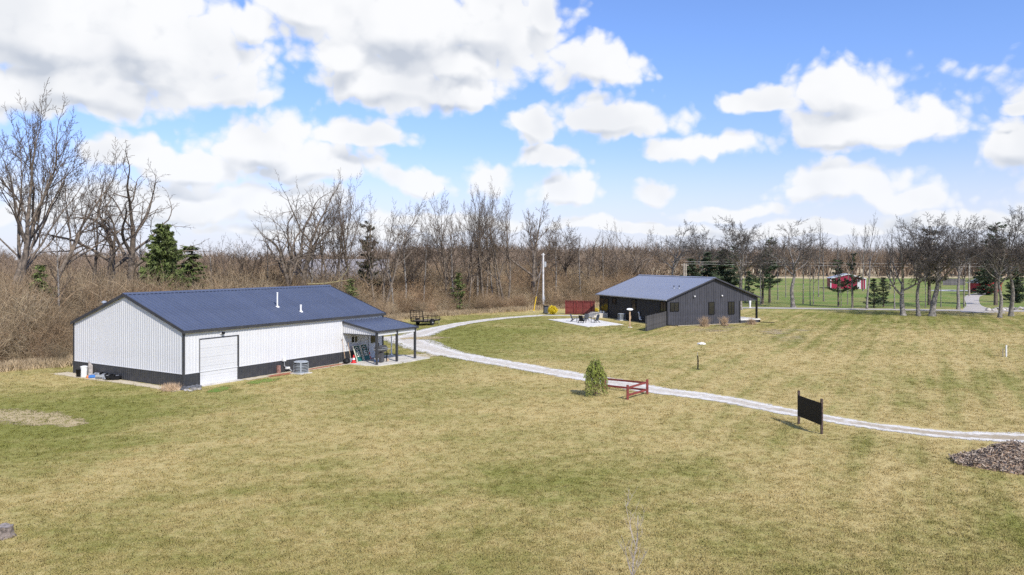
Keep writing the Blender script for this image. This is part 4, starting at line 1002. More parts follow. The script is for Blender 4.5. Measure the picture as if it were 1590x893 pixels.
for y in (y0, y1):
    q = MB(); q.beam((x0, y, 1.0), (x1, y, 1.0), .05, .05); q.beam((x0, y, .8), (x1, y, .8), .03, .03); q.build('side_rail', M_black, tr_)
    for x in (x0+.03, -.85, 0, .85, x1-.03): MB().beam((x, y, .58), (x, y, .985), .05, .05, (1, 0, 0)).build('rail_post', M_black, tr_)
q = MB(); q.beam((x1, y0+.03, 1.0), (x1, y1-.03, 1.0), .05, .05); q.beam((x1, y0+.03, .8), (x1, y1-.03, .8), .03, .03); q.build('front_rail', M_black, tr_)
ga = empty('ramp_gate', (x0-.06, 0, .5)); ga.parent = tr_
q = MB(); q.beam((0, y0, 0), (-.12, y0, 1.3), .06, .06); q.beam((0, y1, 0), (-.12, y1, 1.3), .06, .06); q.beam((0, y0, 0), (0, y1, 0), .06, .06); q.beam((-.12, y0, 1.3), (-.12, y1, 1.3), .06, .06); q.build('gate_frame', M_black, ga)
for k in range(1, 6): MB().beam((-.02*k, y0+.03, .216*k), (-.02*k, y1-.03, .216*k), .03, .03).build('gate_bar', M_black, ga)
for k in range(1, 4): MB().beam((-.01, y0+.45*k, .03), (-.11, y0+.45*k, 1.27), .025, .025).build('gate_upright', M_black, ga)
for y in (y0-.16, y1+.16):
    wl_ = empty('wheel', (-.15, y, .34)); wl_.parent = tr_; wl_.rotation_euler = (PI/2, 0, 0)
    MB().lathe((0, 0, -.1), [(.21, 0), (.32, 0), (.34, .04), (.34, .16), (.32, .2), (.21, .2)], 22).build('tyre', M_tyre, wl_, smooth=True)
    MB().lathe((0, 0, -.105), [(.06, 0), (.10, .02), (.20, .0), (.215, .005), (.215, .205), (.1, .19), (.06, .21)], 20).build('rim', M_wheel, wl_, smooth=True)
    f_ = MB()
    for k in range(6):
        a, b = PI*k/6, PI*(k+1)/6; f_.prism([(-.15+.42*math.cos(a), y-.12, .34+.42*math.sin(a)), (-.15+.42*math.cos(b), y-.12, .34+.42*math.sin(b)), (-.15+.40*math.cos(b), y-.12, .34+.40*math.sin(b)), (-.15+.40*math.cos(a), y-.12, .34+.40*math.sin(a))], (0, .24, 0))
    f_.build('fender', M_black, tr_)
MB().cyl((-.15, y0-.1, .34), (-.15, y1+.1, .34), .04).build('axle', M_black, tr_)
MB().cyl((x1+1.1, 0, .52), (x1+1.1, 0, .02), .03).build('jack_stand', M_galv, tr_); MB().box(x1+1.25, x1+1.45, -.06, .06, .46, .56).build('coupler', M_black, tr_)
for y in (-.7, .7): MB().box(x0-.03, x0, y-.1, y+.1, .45, .52).build('tail_light', M_plastic_red, tr_)

up_ = empty('utility_pole', G(843.5, 478), 0, 'tall pale utility pole at the edge of the thicket', 'pole')
MB().cyl((0, 0, -.2), (0, 0, 8.9), .17, .13, 12).build('pole', M_pole, up_, smooth=True)
MB().box(.12, .50, -.16, .16, 6.6, 7.5).build('transformer', M_galv, up_, .06); MB().box(-.28, .28, -.05, .05, 8.55, 8.68).build('cross_piece', M_pole, up_)
MB().box(.1, .26, -.22, -.1, 1.2, 1.9).build('meter_box', M_galv, up_, .02)
gy = empty('guy_guard', G(828.5, 484.5), 0, 'slanted yellow guy-wire guard left of the utility pole', 'marker')
pt = G(843.5, 478)-G(828.5, 484.5)
MB().cyl((0, 0, 0), Vector((.42, .3, 2.3)), .075, .055).build('guard', M_yellow, gy)
MB().cyl((.42, .3, 2.3), (pt.x*.9, pt.y*.9, 7.8), .012).build('guy_wire', M_galv, gy); MB().cyl((0, 0, 0), (0, 0, .1), .1).build('anchor', M_galv, gy)
wb = empty('wheelie_bin', G(847.5, 487), .2, 'black wheeled rubbish bin beside the yellow shrub', 'bin')
MB().prism([(-.30, -.34, .05), (.30, -.34, .05), (.30, .34, .05), (-.30, .34, .05)], (0, 0, .98)).build('tub', M_chairgrey, wb, .04)
MB().prism([(-.34, -.40, 1.03), (.34, -.40, 1.03), (.34, .40, 1.10), (-.34, .40, 1.10)], (0, 0, .06)).build('lid', M_black, wb, .02)
for x in (-.28, .28): MB().cyl((x-.03, .36, .1), (x+.03, .36, .1), .1).build('wheel', M_tyre, wb)
MB().box(.302, .304, -.1, .2, .6, .85).build('sticker', M_plastic_white, wb)
def leafy(seed, n, r, h, size, droop=0.0, shell=.55):
    N = np.random.default_rng(seed); d = N.normal(0, 1, (n, 3)); d /= np.linalg.norm(d, axis=1, keepdims=True)
    rr = N.uniform(shell, 1.0, (n, 1))*(1+.22*np.sin(5*d[:, :1]+seed)*np.cos(4*d[:, 1:2])); C = d*rr*np.array([r, r, h/2])+np.array([0, 0, h/2])
    a = N.normal(0, 1, (n, 3)); a /= np.linalg.norm(a, axis=1, keepdims=True); b = np.cross(a, N.normal(0, 1, (n, 3))); b /= np.linalg.norm(b, axis=1, keepdims=True)
    s = size*N.uniform(.6, 1.3, (n, 1)); V = np.stack([C-a*s, C+b*s*.45, C+a*s, C-b*s*.45], 1).reshape(-1, 3); V[:, 2] = np.maximum(V[:, 2], .02)
    return mesh_np('foliage', V, [np.arange(4*n).reshape(-1, 4)])
def stemset(seed, n, r, h, rad):
    R = random.Random(seed); T = []
    for i in range(n):
        a = R.uniform(0, 6.28); q = r*R.uniform(.2, .9); T.append(([(0.05*math.cos(a), .05*math.sin(a), 0), (q*.5*math.cos(a), q*.5*math.sin(a), h*.5), (q*math.cos(a), q*math.sin(a), h*R.uniform(.7, .95))], [rad, rad*.7, rad*.3], 3))
    V, Fc = tubes(T); return mesh_np('stems', V, Fc)
M_forsy = mat('forsythia_blossom', (.74, .56, .015), .7, .2, 5); M_stem = mat('brown_stem', (.20, .14, .09), .9, .2, 5)
fo = empty('forsythia_shrub', G(858, 488.5), 0, 'bright yellow flowering shrub beside the black bin', 'shrub')
link('blossom', leafy(2, 2200, .72, 1.3, .085), M_forsy, fo); link('stems', stemset(3, 24, .7, 1.35, .02), M_stem, fo)
fo2 = empty('forsythia_shrub', G(925.5, 486), 0, 'small yellow shrub half hidden behind the red fence panel', 'shrub')
link('blossom', leafy(4, 500, .4, .75, .07), M_forsy, fo2); link('stems', stemset(5, 14, .4, .9, .02), M_stem, fo2)

# red privacy fence: boards, posts, rails
fa, fb = G(878, 488), G(923.5, 489.2); fdir = (fb-fa); FL = fdir.length; frz = math.atan2(fdir.y, fdir.x)
rf = empty('privacy_fence', fa, frz, 'red wooden privacy fence panel standing beyond the patio', 'fence')
nb = 24; bw = FL/nb
bme = MB().box(.006, bw-.006, 0, .03, .08, 1.92).mesh('board')
for k in range(nb):
    o = link('board', bme, M_redfence, rf); o.location = (k*bw, R_.uniform(-.004, .004), R_.uniform(-.02, .02))
for x in (0.05, FL*.30, FL*.40, FL*.62, FL*.88, FL-.05): MB().box(x-.06, x+.06, -.10, -.006, 0, 1.98).build('post', M_redfence, rf)
for z in (.22, .98, 1.82): MB().box(0, FL, -.045, -.007, z, z+.1).build('rail', M_redfence, rf)
MB().box(-.03, FL+.03, -.12, .06, 1.985, 2.02).build('cap_rail', M_redfence, rf)

# patio chairs: slatted garden chairs
def chair(px, py, rz, m, label):
    c = empty('garden_chair', G(px, py), rz, label, 'chair', 'garden chairs on the patio'); c.location.z = .05
    for k in range(5): MB().box(-.28+k*.112, -.28+k*.112+.10, .26, .29, 0, .78).build('back_slat', m, c).matrix_local = Matrix.Translation((0, 0, .30)) @ Matrix.Rotation(math.radians(-20), 4, 'X')
    for k in range(4): MB().box(-.28, .28, -.36+k*.15, -.36+k*.15+.135, .37-.025*k, .40-.025*k).build('seat_slat', m, c)
    for s in (-1, 1):
        MB().box(s*.34-.06, s*.34+.06, -.42, .32, .58, .61).build('armrest', m, c)
        MB().box(s*.33-.025, s*.33+.025, -.40, -.33, 0, .58).build('leg', m, c); MB().beam((s*.33, .50, 0), (s*.33, .05, .40), .05, .08).build('leg', m, c)
    return c
chair(892, 500, math.radians(70), M_chairgrey, 'dark garden chair, leftmost of those on the patio')
chair(909, 499, math.radians(195), M_chairgrey, 'charcoal garden chair with tall back seen from behind, mid patio')
chair(904, 502, math.radians(150), M_black, 'black garden chair in front of the charcoal one, nearest the camera')
chair(924, 501.5, math.radians(-60), M_chairgrey, 'dark garden chair, rightmost of those on the patio')
# satellite dish on a timber post
ds = empty('dish_post', G(978, 508.5), 0, 'white dish antenna on a pale timber post in the lawn', 'antenna')
MB().box(-.07, .07, -.07, .07, 0, 1.95).build('post', M_wood, ds); MB().lathe((0, 0, 0), [(.28, 0), (.27, .05)], 16).build('footing', M_concw, ds)
o = MB().lathe((0, 0, 0), [(.05, -.05), (.36, .0), (.37, .04), (.30, .045)], 20).build('dish', M_plastic_white, ds, smooth=True); o.matrix_local = Matrix.Translation((0, -.02, 2.08)) @ Matrix.Rotation(math.radians(22), 4, 'X') @ Matrix.Scale(.75, 4, (0, 1, 0))
MB().cyl((0, 0, 1.94), (0, 0, 2.06), .03).build('mount', M_galv, ds); MB().box(.072, .13, -.05, .05, 1.0, 1.35).build('cable_box', M_wood, ds)
ac_unit(H2W(-.75, hwy(973)), h_rz, 1.12, 'pale grey air conditioner against the shaded house wall', M_acgrey)
sn = empty('curled_hose', H2W(-.12, hwy(995.3), 0), h_rz, 'white curled hose hung on the shaded house wall', 'hose')
T = [[(0, y*.085, .30+z*.085) for y, z in ((4.5, 9.6), (5.4, 10.3), (5.2, 11), (3.6, 10.7), (3.0, 9.4), (2.9, 7.2), (2.6, 5), (2.2, 2.6), (1.4, .8), (-.4, .3), (-1.6, 1.6), (-1.2, 3.4), (.6, 4.2), (2.1, 3.3))], [(0, y*.085, .30+z*.085) for y, z in ((-1.2, .9), (-2.4, .1), (-4.0, .5))]]
hv, hf = tubes([(p, [.06]*len(p), 6) for p in T]); link('hose', mesh_np('hose', hv, hf, True), M_plastic_white, sn)
MB().box(.03, .10, .1, .3, 1.05, 1.15).build('hook', M_black, sn)
# dark board fence wing
ga_, gb_ = G(1004.5, 514.5), H2W(-.25, -.12)
dd = gb_-ga_; wg = empty('board_fence', ga_, math.atan2(dd.y, dd.x), 'weathered dark board fence running out from the house corner', 'fence')
nb = 30; bw = dd.length/nb; bme = MB().box(.004, bw-.004, 0, .025, .0, 1.70).mesh('board')
for k in range(nb):
    o = link('board', bme, M_greyfence, wg); o.location = (k*bw, R_.uniform(-.006, .006), R_.uniform(-.02, .02)); o.scale = (1, 1, R_.uniform(.985, 1.02))
for z in (.3, 1.3): MB().box(0, dd.length, .032, .07, z, z+.09).build('rail', M_greyfence, wg)
for x in (.05, dd.length*.5, dd.length-.06): MB().box(x-.05, x+.05, .071, .17, 0, 1.66).build('post', M_greyfence, wg)
# dried ornamental grasses at the gable
M_dry = mat('dried_grass', (.50, .36, .23), .9, .2, 6, rnd=.15)
def grass_clump(seed, n, r, h, wd):
    R = random.Random(seed); V = []; Fc = []
    for i in range(n):
        a = R.uniform(0, 6.28); t = abs(R.gauss(0, .32)); L = h*R.uniform(.5, 1.05); bx, by = R.gauss(0, r*.3), R.gauss(0, r*.3); pv_ = R.uniform(0, 6.28)
        sx_, sy_ = math.cos(pv_)*wd, math.sin(pv_)*wd; P_ = []
        for k in range(4):
            f = k/3; P_.append((bx+math.sin(t)*math.cos(a)*L*f+.25*L*f*f*math.sin(t)*math.cos(a), by+math.sin(t)*math.sin(a)*L*f*(1+.25*f), L*f*math.cos(t)*(1-.12*f*f)))
        b0 = len(V)
        for k, p in enumerate(P_):
            w_ = (1, .8, .5, .08)[k]; V += [(p[0]-sx_*w_, p[1]-sy_*w_, p[2]), (p[0]+sx_*w_, p[1]+sy_*w_, p[2])]
        Fc += [(b0+2*k, b0+2*k+1, b0+2*k+3, b0+2*k+2) for k in range(3)]
    return mesh_np('blades', V, [np.array(Fc)])
for i, (px, py, h_, lab) in enumerate(((1092, 506.5, 1.5, 'tall dried grass clump at the gable, below the narrow window'), (1123, 505.5, 1.4, 'dried grass clump at the gable, left of the right window'), (1165, 503.5, .95, 'short dried grass clump at the porch base'))):
    e = empty('ornamental_grass', G(px, py)+Vector((0, -.5, 0)), 0, lab, 'grass clump', 'dried grasses along the house'); link('blades', grass_clump(60+i, 420, .5, h_, .012), M_dry, e); link('skirt', grass_clump(80+i, 260, .8, .5, .015), M_straw_d if 'M_straw_d' in globals() else M_dry, e)
e = empty('ornamental_grass', G(266, 606), 0, 'low tan dead grass clump at the shed gable corner', 'grass clump'); link('blades', grass_clump(70, 500, .9, .55, .012), M_dry, e)
strip('mulch_border', [H2W(.2, -.6), H2W(5, -.65), H2W(10.5, -.6)], [.7, .8, .7], .016, M_straw)

# ------------------------------------------------------------------ lawn things
wh = stone('stone', G(1089, 535), (.42, .34, .16), mat('whitewashed_stone', (.78, .76, .70), .8, .06, 3), 'flat white stone on the lawn beyond the black post', None, 77)
bp = empty('marker_post', G(1083.5, 573.5), 0, 'short bent black post standing in the lawn below the white stone', 'post')
hv, hf = tubes([([(0, 0, -.05), (.015, 0, .4), (.012, 0, .75), (-.02, 0, .98)], [.05, .05, .047, .042], 8)]); link('post', mesh_np('post', hv, hf, True), M_black, bp)
MB().lathe((0, 0, 0), [(.16, 0), (.12, .04)], 12).build('base', M_black, bp); MB().cyl((-.02, 0, .97), (-.02, 0, 1.22), .012).build('rod', M_galv, bp)
ws = empty('white_stake', G(1562.5, 554), 0, 'white stake standing in the far right lawn', 'stake')
MB().cyl((0, 0, 0), (0, 0, .95), .06).build('stake', M_plastic_white, ws); MB().cyl((-.28, .0, 0), (-.28, 0, .65), .03).build('rod', M_oldwood, ws)
wp = empty('white_yard_figure', G(1164.5, 478), 0, 'slim white figure-shaped ornament seen through the house porch', 'ornament')
MB().lathe((0, 0, 0), [(.10, 0), (.13, .3), (.17, .8), (.2, 1.2), (.1, 1.4), (.12, 1.6), (.03, 1.78)], 12).build('figure', M_plastic_white, wp, smooth=True); MB().box(-.2, .2, -.2, .2, 0, .1).build('plinth', M_concw, wp)
# sign seen from behind
n_, f_ = G(1275.5, 674), G(1240, 659); sv = n_-f_
sg = empty('sign_board', f_, math.atan2(sv.y, sv.x), 'black sign panel on two rusty posts beside the gravel drive', 'sign'); SLn = sv.length
MB().box(.06, SLn+.12, -.09, -.04, .42, 1.42).build('panel', M_black, sg, .02)
M_rust = mat('rusty_dark_steel', (.085, .055, .045), .8, .35, 8, .3)
for x, h_ in ((0, 1.62), (SLn, 1.60)):
    MB().box(x-.045, x+.045, -.035, .055, -.1, h_).build('post', M_rust, sg)
for z in (.55, 1.28): MB().box(.05, SLn-.05, -.036, -.005, z, z+.05).build('brace', M_black, sg)
# red corner fence
fc, fl, fn = G(1005, 612), G(939, 604), G(974.5, 620.5)
cf = empty('corner_fence', fc, 0, 'low red two-rail corner fence beside the weeping willow', 'fence')
def loc(p): return p-fc
for p, h_ in ((fc, .86), (fl, .72), (fn, .82)): MB().beam(loc(p)+Vector((0, 0, -.1)), loc(p)+Vector((0, 0, h_)), .13, .13).build('post', M_redfence, cf)
for q, z0, z1 in ((fl, .62, .66), (fl, .22, .24), (fn, .66, .70), (fn, .24, .26)):
    MB().beam(loc(q)+Vector((0, 0, z0)), Vector((0, 0, z1)), .05, .11).build('rail', M_redfence, cf)
# weeping willow
M_wil = mat('willow_leaf', (.27, .32, .060), .75, .3, 4); M_wil.node_tree.nodes['Principled BSDF'].inputs['Subsurface Weight'].default_value = 0
wi = empty('weeping_willow', G(925.5, 615), 0, 'small weeping evergreen tree with drooping green strands by the red fence', 'tree')
N_ = np.random.default_rng(9); T = [([(0, 0, -.05), (.04, 0, .8), (-.03, .02, 1.5), (.03, 0, 2.15)], [.07, .055, .04, .02], 6)]; Cq = []; Dq = []
for i in range(150):
    a = R_.uniform(0, 6.28); r_ = .52*math.sqrt(R_.uniform(.05, 1))*(1+.30*math.sin(2*a+.6)); zt_ = 2.2-.6*(r_/.52)**1.5+R_.uniform(-.28, .06); L_ = min(zt_-.05, R_.choice((R_.uniform(.3, .8), R_.uniform(.9, 1.9)))); pts = [(r_*.35*math.cos(a), r_*.35*math.sin(a), zt_-.14), (r_*.8*math.cos(a), r_*.8*math.sin(a), zt_)]
    for k in range(1, 6): pts.append((r_*(1+.04*k)*math.cos(a)+R_.gauss(0, .02), r_*(1+.04*k)*math.sin(a)+R_.gauss(0, .02), zt_-L_*k/5))
    T.append((pts, [.008]*7, 3)); P_ = np.array(pts[1:])
    t = N_.uniform(0, 4.999, 46); ii = t.astype(int); fr = (t-ii)[:, None]; Cq.append(P_[ii]*(1-fr)+P_[ii+1]*fr+N_.normal(0, .035, (46, 3)))
C_ = np.concatenate(Cq); m = len(C_); dn = np.array([0, 0, -1])+N_.normal(0, .45, (m, 3)); dn /= np.linalg.norm(dn, axis=1, keepdims=True); sd_ = np.cross(dn, N_.normal(0, 1, (m, 3))); sd_ /= np.linalg.norm(sd_, axis=1, keepdims=True)
V = np.stack([C_-dn*.05, C_+sd_*.018, C_+dn*.06, C_-sd_*.018], 1).reshape(-1, 3); V[:, 2] = np.maximum(V[:, 2], .01)
link('crown', mesh_np('willow_crown', V, [np.arange(4*m).reshape(-1, 4)]), M_wil, wi)
hv, hf = tubes(T); link('trunk', mesh_np('willow_wood', hv, hf, True), M_stem, wi)
# wood chip heap
def mound(name, pts, seed, parent, m, amp=.12):
    R = random.Random(seed); n = 46; V = []
    (cx, cy), rx, ry, h, rz = pts
    for i in range(n+1):
        for j in range(n+1):
            u, v = -1+2*i/n, -1+2*j/n; r = math.sqrt(u*u+v*v)*(1+.14*math.sin(3*math.atan2(v, u)+seed)); z = max(0, 1-r)**.75*(h*(1+.25*math.sin(4*u+seed)*math.cos(3*v)))
            V.append((u*rx, v*ry, z+(R.gauss(0, amp*.3) if z > 0 else -.03)))
    i, j = np.meshgrid(np.arange(n), np.arange(n), indexing='ij'); q = (i*(n+1)+j).ravel()
    o = link(name, mesh_np(name, V, [np.stack([q, q+n+1, q+n+2, q+1], 1)], True), m, parent); return o, V
hp_ = empty('wood_chip_heap', G(1580, 724), math.radians(-16), 'low heap of grey-brown wood chips at the right edge of the lawn', 'heap')
M_chip = mat('wood_chip_mix', (.44, .31, .21), .95, .4, 9, .9, col2=(.22, .14, .09)); M_chip2 = mat('loose_chips', (.64, .53, .42), .95, .4, 6, rnd=.3, col2=(.34, .25, .18))
o, V = mound('heap_body', ((0, 0), 2.15, 1.35, .75, 0), 2, hp_, M_chip)
V = [v for v in V if v[2] > .02]; cv = []; cf_ = []
for k in range(7000):
    p = R_.choice(V); p = Vector((p[0]+R_.gauss(0, .04), p[1]+R_.gauss(0, .04), p[2]+R_.uniform(0, .05))); t = Vector((R_.gauss(0, 1), R_.gauss(0, 1), R_.gauss(.1, .45))).normalized(); s = t.cross(Vector((R_.gauss(0, 1), R_.gauss(0, 1), R_.gauss(0, 1)))).normalized()
    l_, w_ = R_.uniform(.03, .13), R_.uniform(.008, .022); b0 = len(cv); cv += [p-t*l_-s*w_, p+t*l_-s*w_, p+t*l_+s*w_, p-t*l_+s*w_]; cf_.append((b0, b0+1, b0+2, b0+3))
o = link('chips', mesh_np('chips', [tuple(v) for v in cv], [np.array(cf_)]), M_chip2, hp_); o['kind'] = 'stuff'
# tree stump
su = empty('tree_stump', G(5, 834), 0, 'weathered grey tree stump at the left edge of the foreground lawn', 'stump')
prof = []
V = []; nS = 20
for k, (r_, z_) in enumerate(((.32, -.02), (.25, .10), (.23, .20), (.23, .32))):
    for i in range(nS): a = 2*PI*i/nS; q = r_*(1+.10*math.sin(3*a+1)+.06*math.sin(5*a)*(1 if k == 0 else .6)); V.append((q*math.cos(a), q*math.sin(a), z_+(.02*math.sin(4*a) if k == 3 else 0)))
f4 = np.array([(k*nS+i, k*nS+(i+1) % nS, (k+1)*nS+(i+1) % nS, (k+1)*nS+i) for k in range(3) for i in range(nS)])
link('bark', mesh_np('bark', V, [f4], True), mat('stump_bark', (.20, .165, .14), .95, .3, 8, .9), su)
link('cut_face', mesh_np('cut', [(v[0], v[1], v[2]+.001) for v in V[60:]]+[(0, 0, .315)], [np.array([(i, (i+1) % nS, nS) for i in range(nS)])]), mat('cut_wood', (.27, .235, .215), .95, .25, 7, .5), su)
# sapling in the foreground
sp = empty('sapling', G(979, 940), 0, 'thin bare pale sapling at the bottom edge of the lawn', 'tree'); T = []
def tw(p, d, L, r, lev):
    pts = [tuple(p)]; p = Vector(p); d = Vector(d).normalized(); n = 6
    for k in range(n):
        d = (d+Vector((R_.gauss(0, .07), R_.gauss(0, .07), .05))).normalized(); p = p+d*L/n; pts.append(tuple(p))
    T.append((pts, [r*(1-.75*k/n) for k in range(n+1)], 4))
    if lev < 3:
        for k in range((6, 5, 3)[lev]):
            i = R_.randint(1, n-1); a = R_.uniform(0, 6.28); tw(pts[i], (math.cos(a)*.55, math.sin(a)*.55, .85), L*R_.uniform(.3, .55), r*.55, lev+1)
tw((0, 0, -.05), (-.03, 0, 1), 2.05, .020, 0); hv, hf = tubes(T[:1]); link('trunk', mesh_np('sap_trunk', hv, hf, True), M_sapbark, sp); hv, hf = tubes(T[1:]); link('crown', mesh_np('sap_crown', hv, hf), M_sapbark, sp)
# scrap of pale sheeting at the thicket edge
sc_ = empty('pale_sheeting', G(27, 569), .3, 'scrap of pale sheeting lying at the thicket edge on the left', 'sheeting'); MB().prism([(-.9, -.25, 0), (.2, -.35, .05), (1, -.1, .02), (.7, .3, .12), (-.5, .35, .08)], (0, 0, .06)).build('sheet', M_tarp, sc_, .02)

# ------------------------------------------------------------------ beyond the road
for i, (px, top) in enumerate(((1062, 409), (1065, 409.5))):
    p = G(px, 470); e = empty('roadside_pole', p, 0, ('pale utility pole behind the house roof, left of the pair', 'pale utility pole behind the house roof, right of the pair')[i], 'pole', 'poles behind the house')
    H_ = CAM_H-(top-HORIZON)*p.y/F_PX; MB().cyl((0, 0, -.1), (0, 0, H_), .16, .13).build('pole', M_polew, e); MB().box(-.5, .5, -.06, .06, H_-.35, H_-.2).build('cross_arm', M_polew, e)
p = G(1505, 460); rp_ = empty('roadside_pole', p, 0, 'thin utility pole near the mouth of the curved driveway', 'pole'); MB().cyl((0, 0, -.1), (0, 0, 8.2), .16, .12).build('pole', M_polew, rp_); MB().box(-.6, .6, -.06, .06, 7.8, 7.95).build('cross_arm', M_polew, rp_)
for i, (za, zb, lab) in enumerate(((7.05, 6.75, 'lower power cable crossing in front of the road trees'), (7.45, 7.35, 'upper power cable crossing in front of the road trees'))):
    a = G(1063, 470); b = Vector((120, 126, 0)); pts = [(a.x+(b.x-a.x)*k/20, a.y+(b.y-a.y)*k/20, za+(zb-za)*k/20-1.2*(k/20)*(1-k/20)*(1 if i == 0 else .9)) for k in range(21)]
    hv, hf = tubes([(pts, [.018]*21, 4)]); w_ = link('power_cable', mesh_np('cable', hv, hf), M_wire); tag(w_, lab, 'cable', 'power cables')
M_hay = mat('weathered_grey_boards', (.13, .12, .12), .9, .25, 3, .4, rnd=.2)
df = empty('dark_paling_fence', G(1464, 443), .05, 'dark paling fence beyond the road near the driveway', 'fence'); bme = MB().box(.01, .30, 0, .05, 0, 2.0).mesh('paling')
for k in range(22): o = link('paling', bme, M_hay, df); o.location = (k*.32, 0, R_.uniform(-.05, .05))
for z in (.4, 1.5): MB().box(0, 7.1, .051, .1, z, z+.1).build('rail', M_hay, df)
strip('parking_pad', [G(1462, 452), G(1480, 451), G(1496, 452)], [6, 8, 6], .028, mat('pale_grey_gravel', (.42, .42, .44), .95, .1, 1), nl=2)
for i in range(13):
    px = 1536+i*5.2+R_.uniform(-2, 2); stone('stone', G(px, 481+R_.uniform(-1.5, 2)), (R_.uniform(.3, .55), R_.uniform(.3, .45), R_.uniform(.25, .4)), M_stone, ('first', 'second', 'third', 'fourth', 'fifth', 'sixth', 'seventh', 'eighth', 'ninth', 'tenth', 'eleventh', 'twelfth', 'thirteenth')[i]+' pale stone from the left in the row beyond the road by the driveway', 'stones edging the far lawn', 200+i)
# ------------------------------------------------------------------ trees, one by one
BL, TL, BR, TR = M_bark_l, M_twig_l, M_bark_r, M_twig_r
tree('bare_tree', 'vase3', -8, 532, 128, 'tall bare tree cut by the left edge of the picture', 40, .9, lean=(0, .10), bark=BL, twig=TL)
tree('bare_tree', 'vase2', 30, 530, 140, 'tall bare tree with high crown, second from the left edge', 10, .95, lean=(0, -.02))
tree('bare_tree', 'vase0', 50, 526, 185, 'tall leaning bare tree with crown reaching over the shed gable', 80, 1.0, lean=(.03, .16))
tree('bare_tree', 'vase2', 139, 512, 232, 'slender bare tree left of the vase-shaped one', 120, .75)
tree('bare_tree', 'dead0', 180, 512, 236, 'vase-shaped bare tree with broken limbs left of the spruce', 200, 1.05)
tree('spruce', 'spruce0', 254, 512, 350, 'dense green spruce standing behind the shed roof', 0, .74, 'conifer', bark=M_cbark, twig=M_spruce)
tree('spruce', 'fir1', 296, 505, 380, 'small green spruce tucked against the right of the large one', 0, 1.6, 'conifer', bark=M_cbark, twig=M_spruce)
for i, (px, top) in enumerate(((278, 416), (287, 410))):
    p = G(px, 503); e = empty('broken_trunk', p, 0, ('pale broken trunk stub behind the shed roof, left one', 'pale broken trunk stub behind the shed roof, right one')[i], 'snag', 'broken trunks behind the shed'); H_ = CAM_H-(top-HORIZON)*p.y/F_PX
    MB().cyl((0, 0, 0), (.35-.5*i, 0, H_), .32, .26, 9).build('trunk', M_bark_r, e, smooth=True); MB().cyl((.1, 0, H_*.6), (.9, -.2, H_*.85), .12, .06, 7).build('limb', M_bark_r, e, smooth=True)
tree('bare_tree', 'up2', 372, 500, 368, 'low bare tree right of the spruce', 15, 1.1)
tree('bare_tree', 'dead1', 466, 497, 268, 'crooked bare tree with dead upper limbs behind the shed roof', 150, .95)
tree('bare_tree', 'dead0', 452, 500, 300, 'crooked half-dead bare tree left beside the tallest crooked one', 300, .7)
tree('bare_tree', 'up0', 514, 494, 292, 'bare multi-stemmed tree behind the shed ridge end', 0, .85)
tree('bare_tree', 'vase3', 551, 492, 268, 'tall upright bare tree behind the far end of the shed', 210, .75)
tree('bare_tree', 'up1', 592, 492, 300, 'leaning bare tree behind the shed porch', 60, .9, lean=(0, .14))
tree('pine', 'pine1', 571, 488, 342, 'brownish pine showing between bare trees behind the shed', 20, .8, 'conifer', bark=M_cbark, twig=mat('dull_pine_needles', (.085, .085, .045), .85, .3, 1))
tree('bare_tree', 'oak2', 640, 484, 352, 'low bare spreading tree behind the trailer', 60, .95, bark=BL, twig=TL)
tree('bare_tree', 'up3', 694, 483, 305, 'bare multi-stemmed tree, leftmost of the tall clump behind the lane', 90, .8)
tree('bare_tree', 'up4', 722, 482, 312, 'bare tree with many upright stems in the clump behind the lane', 200, .85)
tree('bare_tree', 'vase1', 752, 481, 286, 'tallest bare tree of the clump behind the lane', 20, .68)
tree('bare_tree', 'up1', 783, 480, 300, 'bare upright tree at the right of the clump behind the lane', 140, .85)
tree('bare_tree', 'fan0', 822, 476, 304, 'bare tree with limbs fanning out left of the utility pole', 30, 1.15)
tree('bare_tree', 'vase3', 838, 474, 322, 'bare tree leaning right beside the utility pole', 100, .8, lean=(0, .22))
tree('bare_tree', 'oak0', 880, 470, 345, 'bare dense tree just right of the utility pole', 0, .75, bark=BL, twig=TL)
tree('bare_tree', 'dead1', 915, 470, 354, 'crooked bare tree behind the red privacy fence', 70, .9)
tree('bare_tree', 'up4', 962, 468, 346, 'bare brushy tree behind the left end of the house', 10, .85)
tree('bare_tree', 'dead0', 990, 466, 358, 'leaning crooked bare tree behind the house ridge', 100, .9, lean=(0, .2))
tree('bare_tree', 'oak1', 1042, 462, 345, 'bare oak with crooked limbs behind the house roof', 140, .85, bark=BR, twig=TR)
tree('bare_tree', 'oak3', 1088, 460, 350, 'bare oak behind the dark pines at the house', 200, .9, bark=BR, twig=TR)
tree('oak_tree', 'oak0', 1149, 481, 338, 'large bare oak with grey trunk beside the house porch', 20, 1.0, bark=BR, twig=TR)
tree('oak_tree', 'oak1', 1232, 477.5, 341, 'large bare spreading oak by the road left of the red barn', 250, 1.15, bark=BR, twig=TR)
tree('bare_tree', 'vase2', 1346, 480, 330, 'slender tall bare tree right of the red barn', 70, .7, bark=BR, twig=TR)
tree('oak_tree', 'fan0', 1403, 490, 352, 'bare tree with split pale trunk leaning left before the road', 170, 1.2, bark=BR, twig=TR, lean=(0, -.12))
tree('oak_tree', 'oak2', 1426, 491, 338, 'bare oak with straight pale trunk before the road', 30, 1.0, bark=BR, twig=TR)
tree('oak_tree', 'oak3', 1447, 491, 332, 'bare oak with trunk leaning right before the road', 110, 1.1, bark=BR, twig=TR, lean=(0, .10))
tree('bare_tree', 'oak0', 1488, 480.5, 336, 'bare yellowish tree beyond the road beside the curved driveway', 160, .7, bark=BR, twig=TR)
